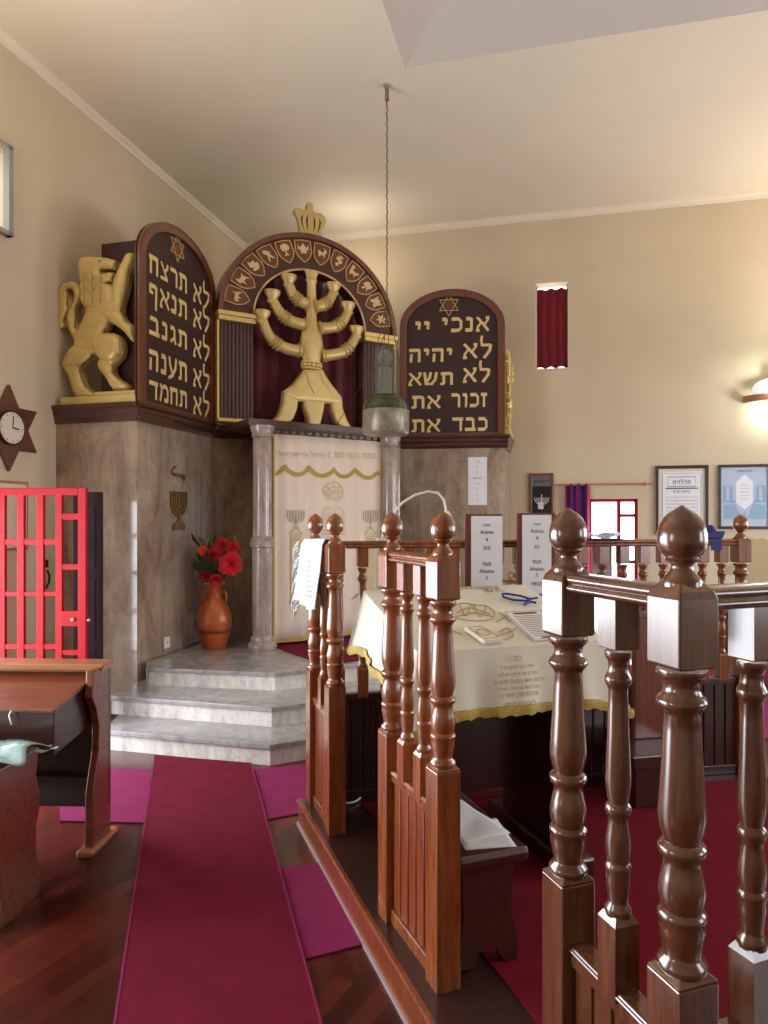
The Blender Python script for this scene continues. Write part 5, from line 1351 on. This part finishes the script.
# pew behind back rail at right
fq = Fr((2.5,6.6), -15)
t = root('long_pew', fq, (1.2,0,0), 'dark wooden pew beyond the back railing under the framed prints', 'pew')
MB().box(0,2.6,.0,.03,.12,.62).build('backrest', 'deskd', t, bevel=.006)
MB().box(-.03,2.63,-.02,.05,.62,.66).build('top_rail', 'desk', t, bevel=.006)
MB().box(0,2.6,-.42,.0,.36,.40).build('seat', 'deskd', t, bevel=.006)
for xx in (-.03,2.6): MB().box(xx,xx+.035,-.42,.04,0,.62).build('end_panel', 'desk', t, bevel=.006)

# ------------------------------------------------------------------ pictures on wall A
def picture(px0, px1, py0, py1, label, fmat, imat, fw=.035, name='framed_print'):
    a_ = WA.xz(px0, py1, -.01); b_ = WA.xz(px1, py0, -.01)
    t = root(name, WA, ((a_[0]+b_[0])/2,0,a_[1]), label, 'picture')
    x0, z0, x1, z1 = a_[0], a_[1], b_[0], b_[1]
    MB().box(x0,x1,-.03,-.002,z0,z0+fw).box(x0,x1,-.03,-.002,z1-fw,z1).box(x0,x0+fw,-.03,-.002,z0+fw,z1-fw).box(x1-fw,x1,-.03,-.002,z0+fw,z1-fw).build('frame', fmat, t, bevel=.004)
    MB().box(x0+fw,x1-fw,-.014,-.003,z0+fw,z1-fw).build('print', imat, t)
    return t, x0+fw, x1-fw, z0+fw, z1-fw
t, x0, x1, z0, z1 = picture(529.5,554,473,516,'small framed dark picture with white menorah emblem beside the purple curtain','desk','black',.028)
cx = (x0+x1)/2; w_ = x1-x0; h_ = z1-z0
MB().box(x0,x1,-.016,-.014,z1-h_*.28,z1).build('pale_heading', 'inkg', t)
m = MB()
for i in range(4): R_ = .02+.02*i; m.line([(cx+R_*math.cos(PI+PI*k_/10), z0+h_*.42+R_*math.sin(PI+PI*k_/10)) for k_ in range(11)], .007, -.017, -.014)
m.line([(cx,z0+h_*.5),(cx,z0+h_*.1)], .008, -.017, -.014); m.box(cx-.04,cx+.02,-.017,-.014,z0+h_*.12,z0+h_*.3)
m.build('emblem', 'paper', t)
text_mesh([(heb('ירושלים'), cx, None, z1-h_*.2, z1-h_*.08, -.018)], 'lettering', 'ink', t, .01, 0)
t, x0, x1, z0, z1 = picture(655,708.5,465,535,'framed white sheet of Hebrew prayers with ornate heading','darkwood','clockface',.035)
cx = (x0+x1)/2; w_ = x1-x0; h_ = z1-z0
MB().box(x0+.03,x1-.03,-.016,-.014,z0+.03,z1-.03).build('inner_page', 'paper', t)
m = MB().line([(x0+.04,z0+.04),(x1-.04,z0+.04),(x1-.04,z1-.05),(x0+.04,z1-.05)], .004, -.018, -.016, True)
m.line([(x0+w_*.2,z1-h_*.28),(x1-w_*.2,z1-h_*.28),(x1-w_*.2,z1-h_*.13),(x0+w_*.2,z1-h_*.13)], .006, -.018, -.016, True)
m.line([(x0+w_*.15,z1-h_*.31),(x1-w_*.15,z1-h_*.31)], .012, -.018, -.016)
m.build('heading_frame', 'ink', t)
tl = [(heb('הללויה'), cx, None, z1-h_*.25, z1-h_*.16, -.018), (heb('ברכת הבית'), cx, None, z1-h_*.38, z1-h_*.345, -.018)]
for i in range(9): tl.append((heb('ברוך אתה אדון עולם אשר מלך בטרם כל יציר נברא'), x0+w_*.16, x1-w_*.16, z1-h_*(.46+.055*i), z1-h_*(.437+.055*i), -.018))
text_mesh(tl, 'lettering', 'ink', t, .005, 0)
t, x0, x1, z0, z1 = picture(718,771,464,529,'framed pale blue printed poster on the right of the back wall','darkwood','bluepaper',.03)
cx = (x0+x1)/2; w_ = x1-x0; h_ = z1-z0
m = MB()
m.prism([(cx-w_*.18,z0+h_*.4),(cx,z0+h_*.28),(cx+w_*.18,z0+h_*.4),(cx+w_*.18,z0+h_*.75),(cx,z0+h_*.88),(cx-w_*.18,z0+h_*.75)], -.017, -.014)
m.build('pale_medallion', 'paper', t)
m = MB()
for s_ in (-1,1):
    m.line([(cx+s_*w_*.2,z0+h_*.42),(cx+s_*w_*.42,z0+h_*.42),(cx+s_*w_*.42,z0+h_*.68),(cx+s_*w_*.28,z0+h_*.68),(cx+s_*w_*.28,z0+h_*.42)], .03, -.0175, -.014)
    m.prism([(cx+s_*w_*.05,z0+h_*.12),(cx+s_*w_*.44,z0+h_*.12),(cx+s_*w_*.44,z0+h_*.36),(cx+s_*w_*.2,z0+h_*.38)], -.017, -.014)
m.prism([(cx-w_*.1,z0+h_*.05),(cx+w_*.1,z0+h_*.05),(cx,z0+h_*.26)], -.018, -.014)
m.build('blue_ornament', 'bluepr', t)
text_mesh([(heb('ברכת המזון'), cx, None, z1-h_*.09, z1-h_*.05, -.018)]+[(heb('אדון עולם אשר'), cx, None, z0+h_*(.45+.06*i), z0+h_*(.475+.06*i), -.019) for i in range(5)], 'lettering', 'inkg', t, .0, 0)
# striped curtain with rod by the doorway
a_ = WA.xz(553,485,-.07); b_ = WA.xz(651,485,-.07); zr2 = a_[1]
t = root('wall_curtain_rod', WA, (a_[0],0,zr2), 'thin wooden curtain rod above the bright doorway', 'curtain rod')
MB().tube([(a_[0],-.07,zr2),(b_[0],-.07,zr2)], .012, 10).ball((b_[0]-.06,-.07,zr2),.022,n=12,m=8).box(a_[0]+.02,a_[0]+.04,-.07,0,zr2-.01,zr2+.01).box(b_[0]-.1,b_[0]-.08,-.07,0,zr2-.01,zr2+.01).build('rod', 'deskl', t, smooth=50)
c0_ = WA.xz(565,485,-.07)[0]; c1_ = WA.xz(590,485,-.07)[0]
t = root('striped_curtain', WA, ((c0_+c1_)/2,-.07,.3), 'purple and magenta striped curtain gathered left of the bright doorway', 'curtain')
def cw_(a0__, a1__):
    return MB().grid(lambda u, v: (c0_+(a0__+u*(a1__-a0__))*(c1_-c0_), -.07+.02*math.sin((a0__+u*(a1__-a0__))*20), .3+v*(zr2-.3+.012)), 24, 4)
for a0__, a1__, mt in ((0,.08,'magenta'),(.08,.45,'purple'),(.45,.52,'magenta'),(.52,.9,'purple'),(.9,1,'magenta')):
    o = cw_(a0__, a1__).build('stripe', mt, t, smooth=70); o.modifiers.new('s','SOLIDIFY').thickness = .004
# wall lamp
wl0 = WA.xz(775, 400, -.16); xl, zl_ = wl0
t = root('wall_lamp', WA, (xl,-.1,zl_-.1), 'wall lamp with opal glass dome on a curved wooden bracket at right', 'lamp')
m = MB()
rr_ = .26
m.loft([[(xl+q*math.cos(PI+PI*k_/16)*rr_, q*math.sin(PI+PI*k_/16)*rr_*.75-.002, z__+.06*(math.cos(PI+PI*k_/16)<-2)) for k_ in range(17)] for q, z__ in ((1.0,zl_-.0),(1.0,zl_+.07),(.93,zl_+.07),(.93,zl_))], False, False)
m.build('bracket', 'deskl', t, smooth=50)
MB().ball((xl,-.10,zl_+.12), .2, .09, .12, 24, 14).build('glass_dome', 'opal', t, smooth=70)
MB().ball((xl-.03,-.12,zl_+.25), .03, n=10, m=8).tube([(xl,-.002,zl_+.26),(xl-.03,-.12,zl_+.25)], .01, 8).build('metal_cap', 'steel', t, smooth=60)
# maned-looking cast shadow low on wall A, made as a flat tan shape
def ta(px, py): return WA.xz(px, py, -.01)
shadow_outline = [(770,541),(763,538),(758,540),(752,538),(748,543),(743,541),(745,548),(739,550),(742,558),(735,562),(725,568),(715,570),(722,575),(735,574),(741,577),(748,582),(752,590),(745,600),(745,620),(770,620)]
o = MB().prism([ta(*p) for p in shadow_outline], -.012, -.002).build('wall_shadow_shape', 'tan', fr=WA, base=(ta(755,600)[0],0,ta(755,618)[1])); tag(o, 'flat tan shape of a maned shadow on the wall below the framed prints', 'painted shadow')

# ------------------------------------------------------------------ lighting
def area(name, loc, target, size, power, color=(1,1,1), sy=None):
    l = bpy.data.lights.new(name, 'AREA'); l.energy = power; l.size = size; l.color = color
    if sy: l.shape = 'RECTANGLE'; l.size_y = sy
    o = bpy.data.objects.new(name, l); COL.objects.link(o); o.location = loc
    o.rotation_euler = (Vector(target)-Vector(loc)).to_track_quat('-Z','Y').to_euler(); return o
def point(name, loc, power, color=(1,1,1), r=.05):
    l = bpy.data.lights.new(name, 'POINT'); l.energy = power; l.color = color; l.shadow_soft_size = r
    o = bpy.data.objects.new(name, l); COL.objects.link(o); o.location = loc; return o
w = bpy.data.worlds.new('World'); sc.world = w; w.use_nodes = True
bg = w.node_tree.nodes['Background']; bg.inputs['Color'].default_value = (.86,.93,1,1); bg.inputs['Strength'].default_value = 6
day = (.88,.94,1)
dc = WBf.w(((DX0+DX1)/2, .12, .9)); dt = WBf.w(((DX0+DX1)/2, -3, .5)); area('daylight_left_door', dc, dt, 1.0, 60, day, 1.5)
dc = WBf.w((-6.5,.1,1.15)); area('daylight_left_window', dc, WBf.w((-6.5,-4,1.1)), 2.05, 135, day, 2.0)
dc = WBf.w((-9.6,.1,1.7)); area('daylight_left_window', dc, WBf.w((-9.6,-4,1.0)), 1.15, 25, day, 1.35)
for xc, s_, pw in ((1.75,1.1,56),(4.3,1.35,60),(7.1,1.35,12)):
    dc = WR.w((xc,.1,1.6)); area('daylight_right_window', dc, WR.w((xc,-4,.9)), s_, pw, day, 1.4)
dc = WA.w(((d0[0]+d1[0])/2,.15,.9)); area('daylight_back_door', dc, WA.w(((d0[0]+d1[0])/2,-3,.6)), .5, 14, day, 1.5)
warm = (1,.88,.72)
p = WA.w((xl-.02,-.22,zl_+.17)); point('wall_lamp_light', p, 9, (.9,1,.88), .03)
p = WA.w((xl-.02,-.14,zl_-.10)); point('wall_lamp_light', p, 6, (.88,1,.88), .03)
for fr_, x_, pw in ((WBf,-5.6,36),(WBf,-8.2,22),(WR,2.2,36),(WR,5.6,24),(WA,6.6,20)):
    p = fr_.w((x_,-.55,3.3)); area('fill_uplight', p, p+Vector((0,0,1)), .5, pw, warm)  # unseen fill lamps added to brighten the ceiling and upper walls
p = WA.w((1.6,-.6,4.35)); point('ark_corner_fill', p, 12, warm, .1)  # added unseen point light that brightens the ceiling corner above the ark
p = WA.w((2.75,-.35,1.5)); point('pier_wall_fill', p, 2.5, warm, .08)  # added warm fill point by the right pier
# ------------------------------------------------------------------ camera
cam = bpy.data.cameras.new('camera'); co = bpy.data.objects.new('camera', cam); COL.objects.link(co)
co.location = (0,0,EYE); co.rotation_euler = (PI/2,0,0)
cam.sensor_fit = 'HORIZONTAL'; cam.sensor_width = 36; cam.lens = 36*FPX/768
cam.shift_y = (HOR-512)/768; cam.clip_start = .05
sc.camera = co
sc.view_settings.view_transform = 'Standard'
sc.view_settings.exposure = 0.0
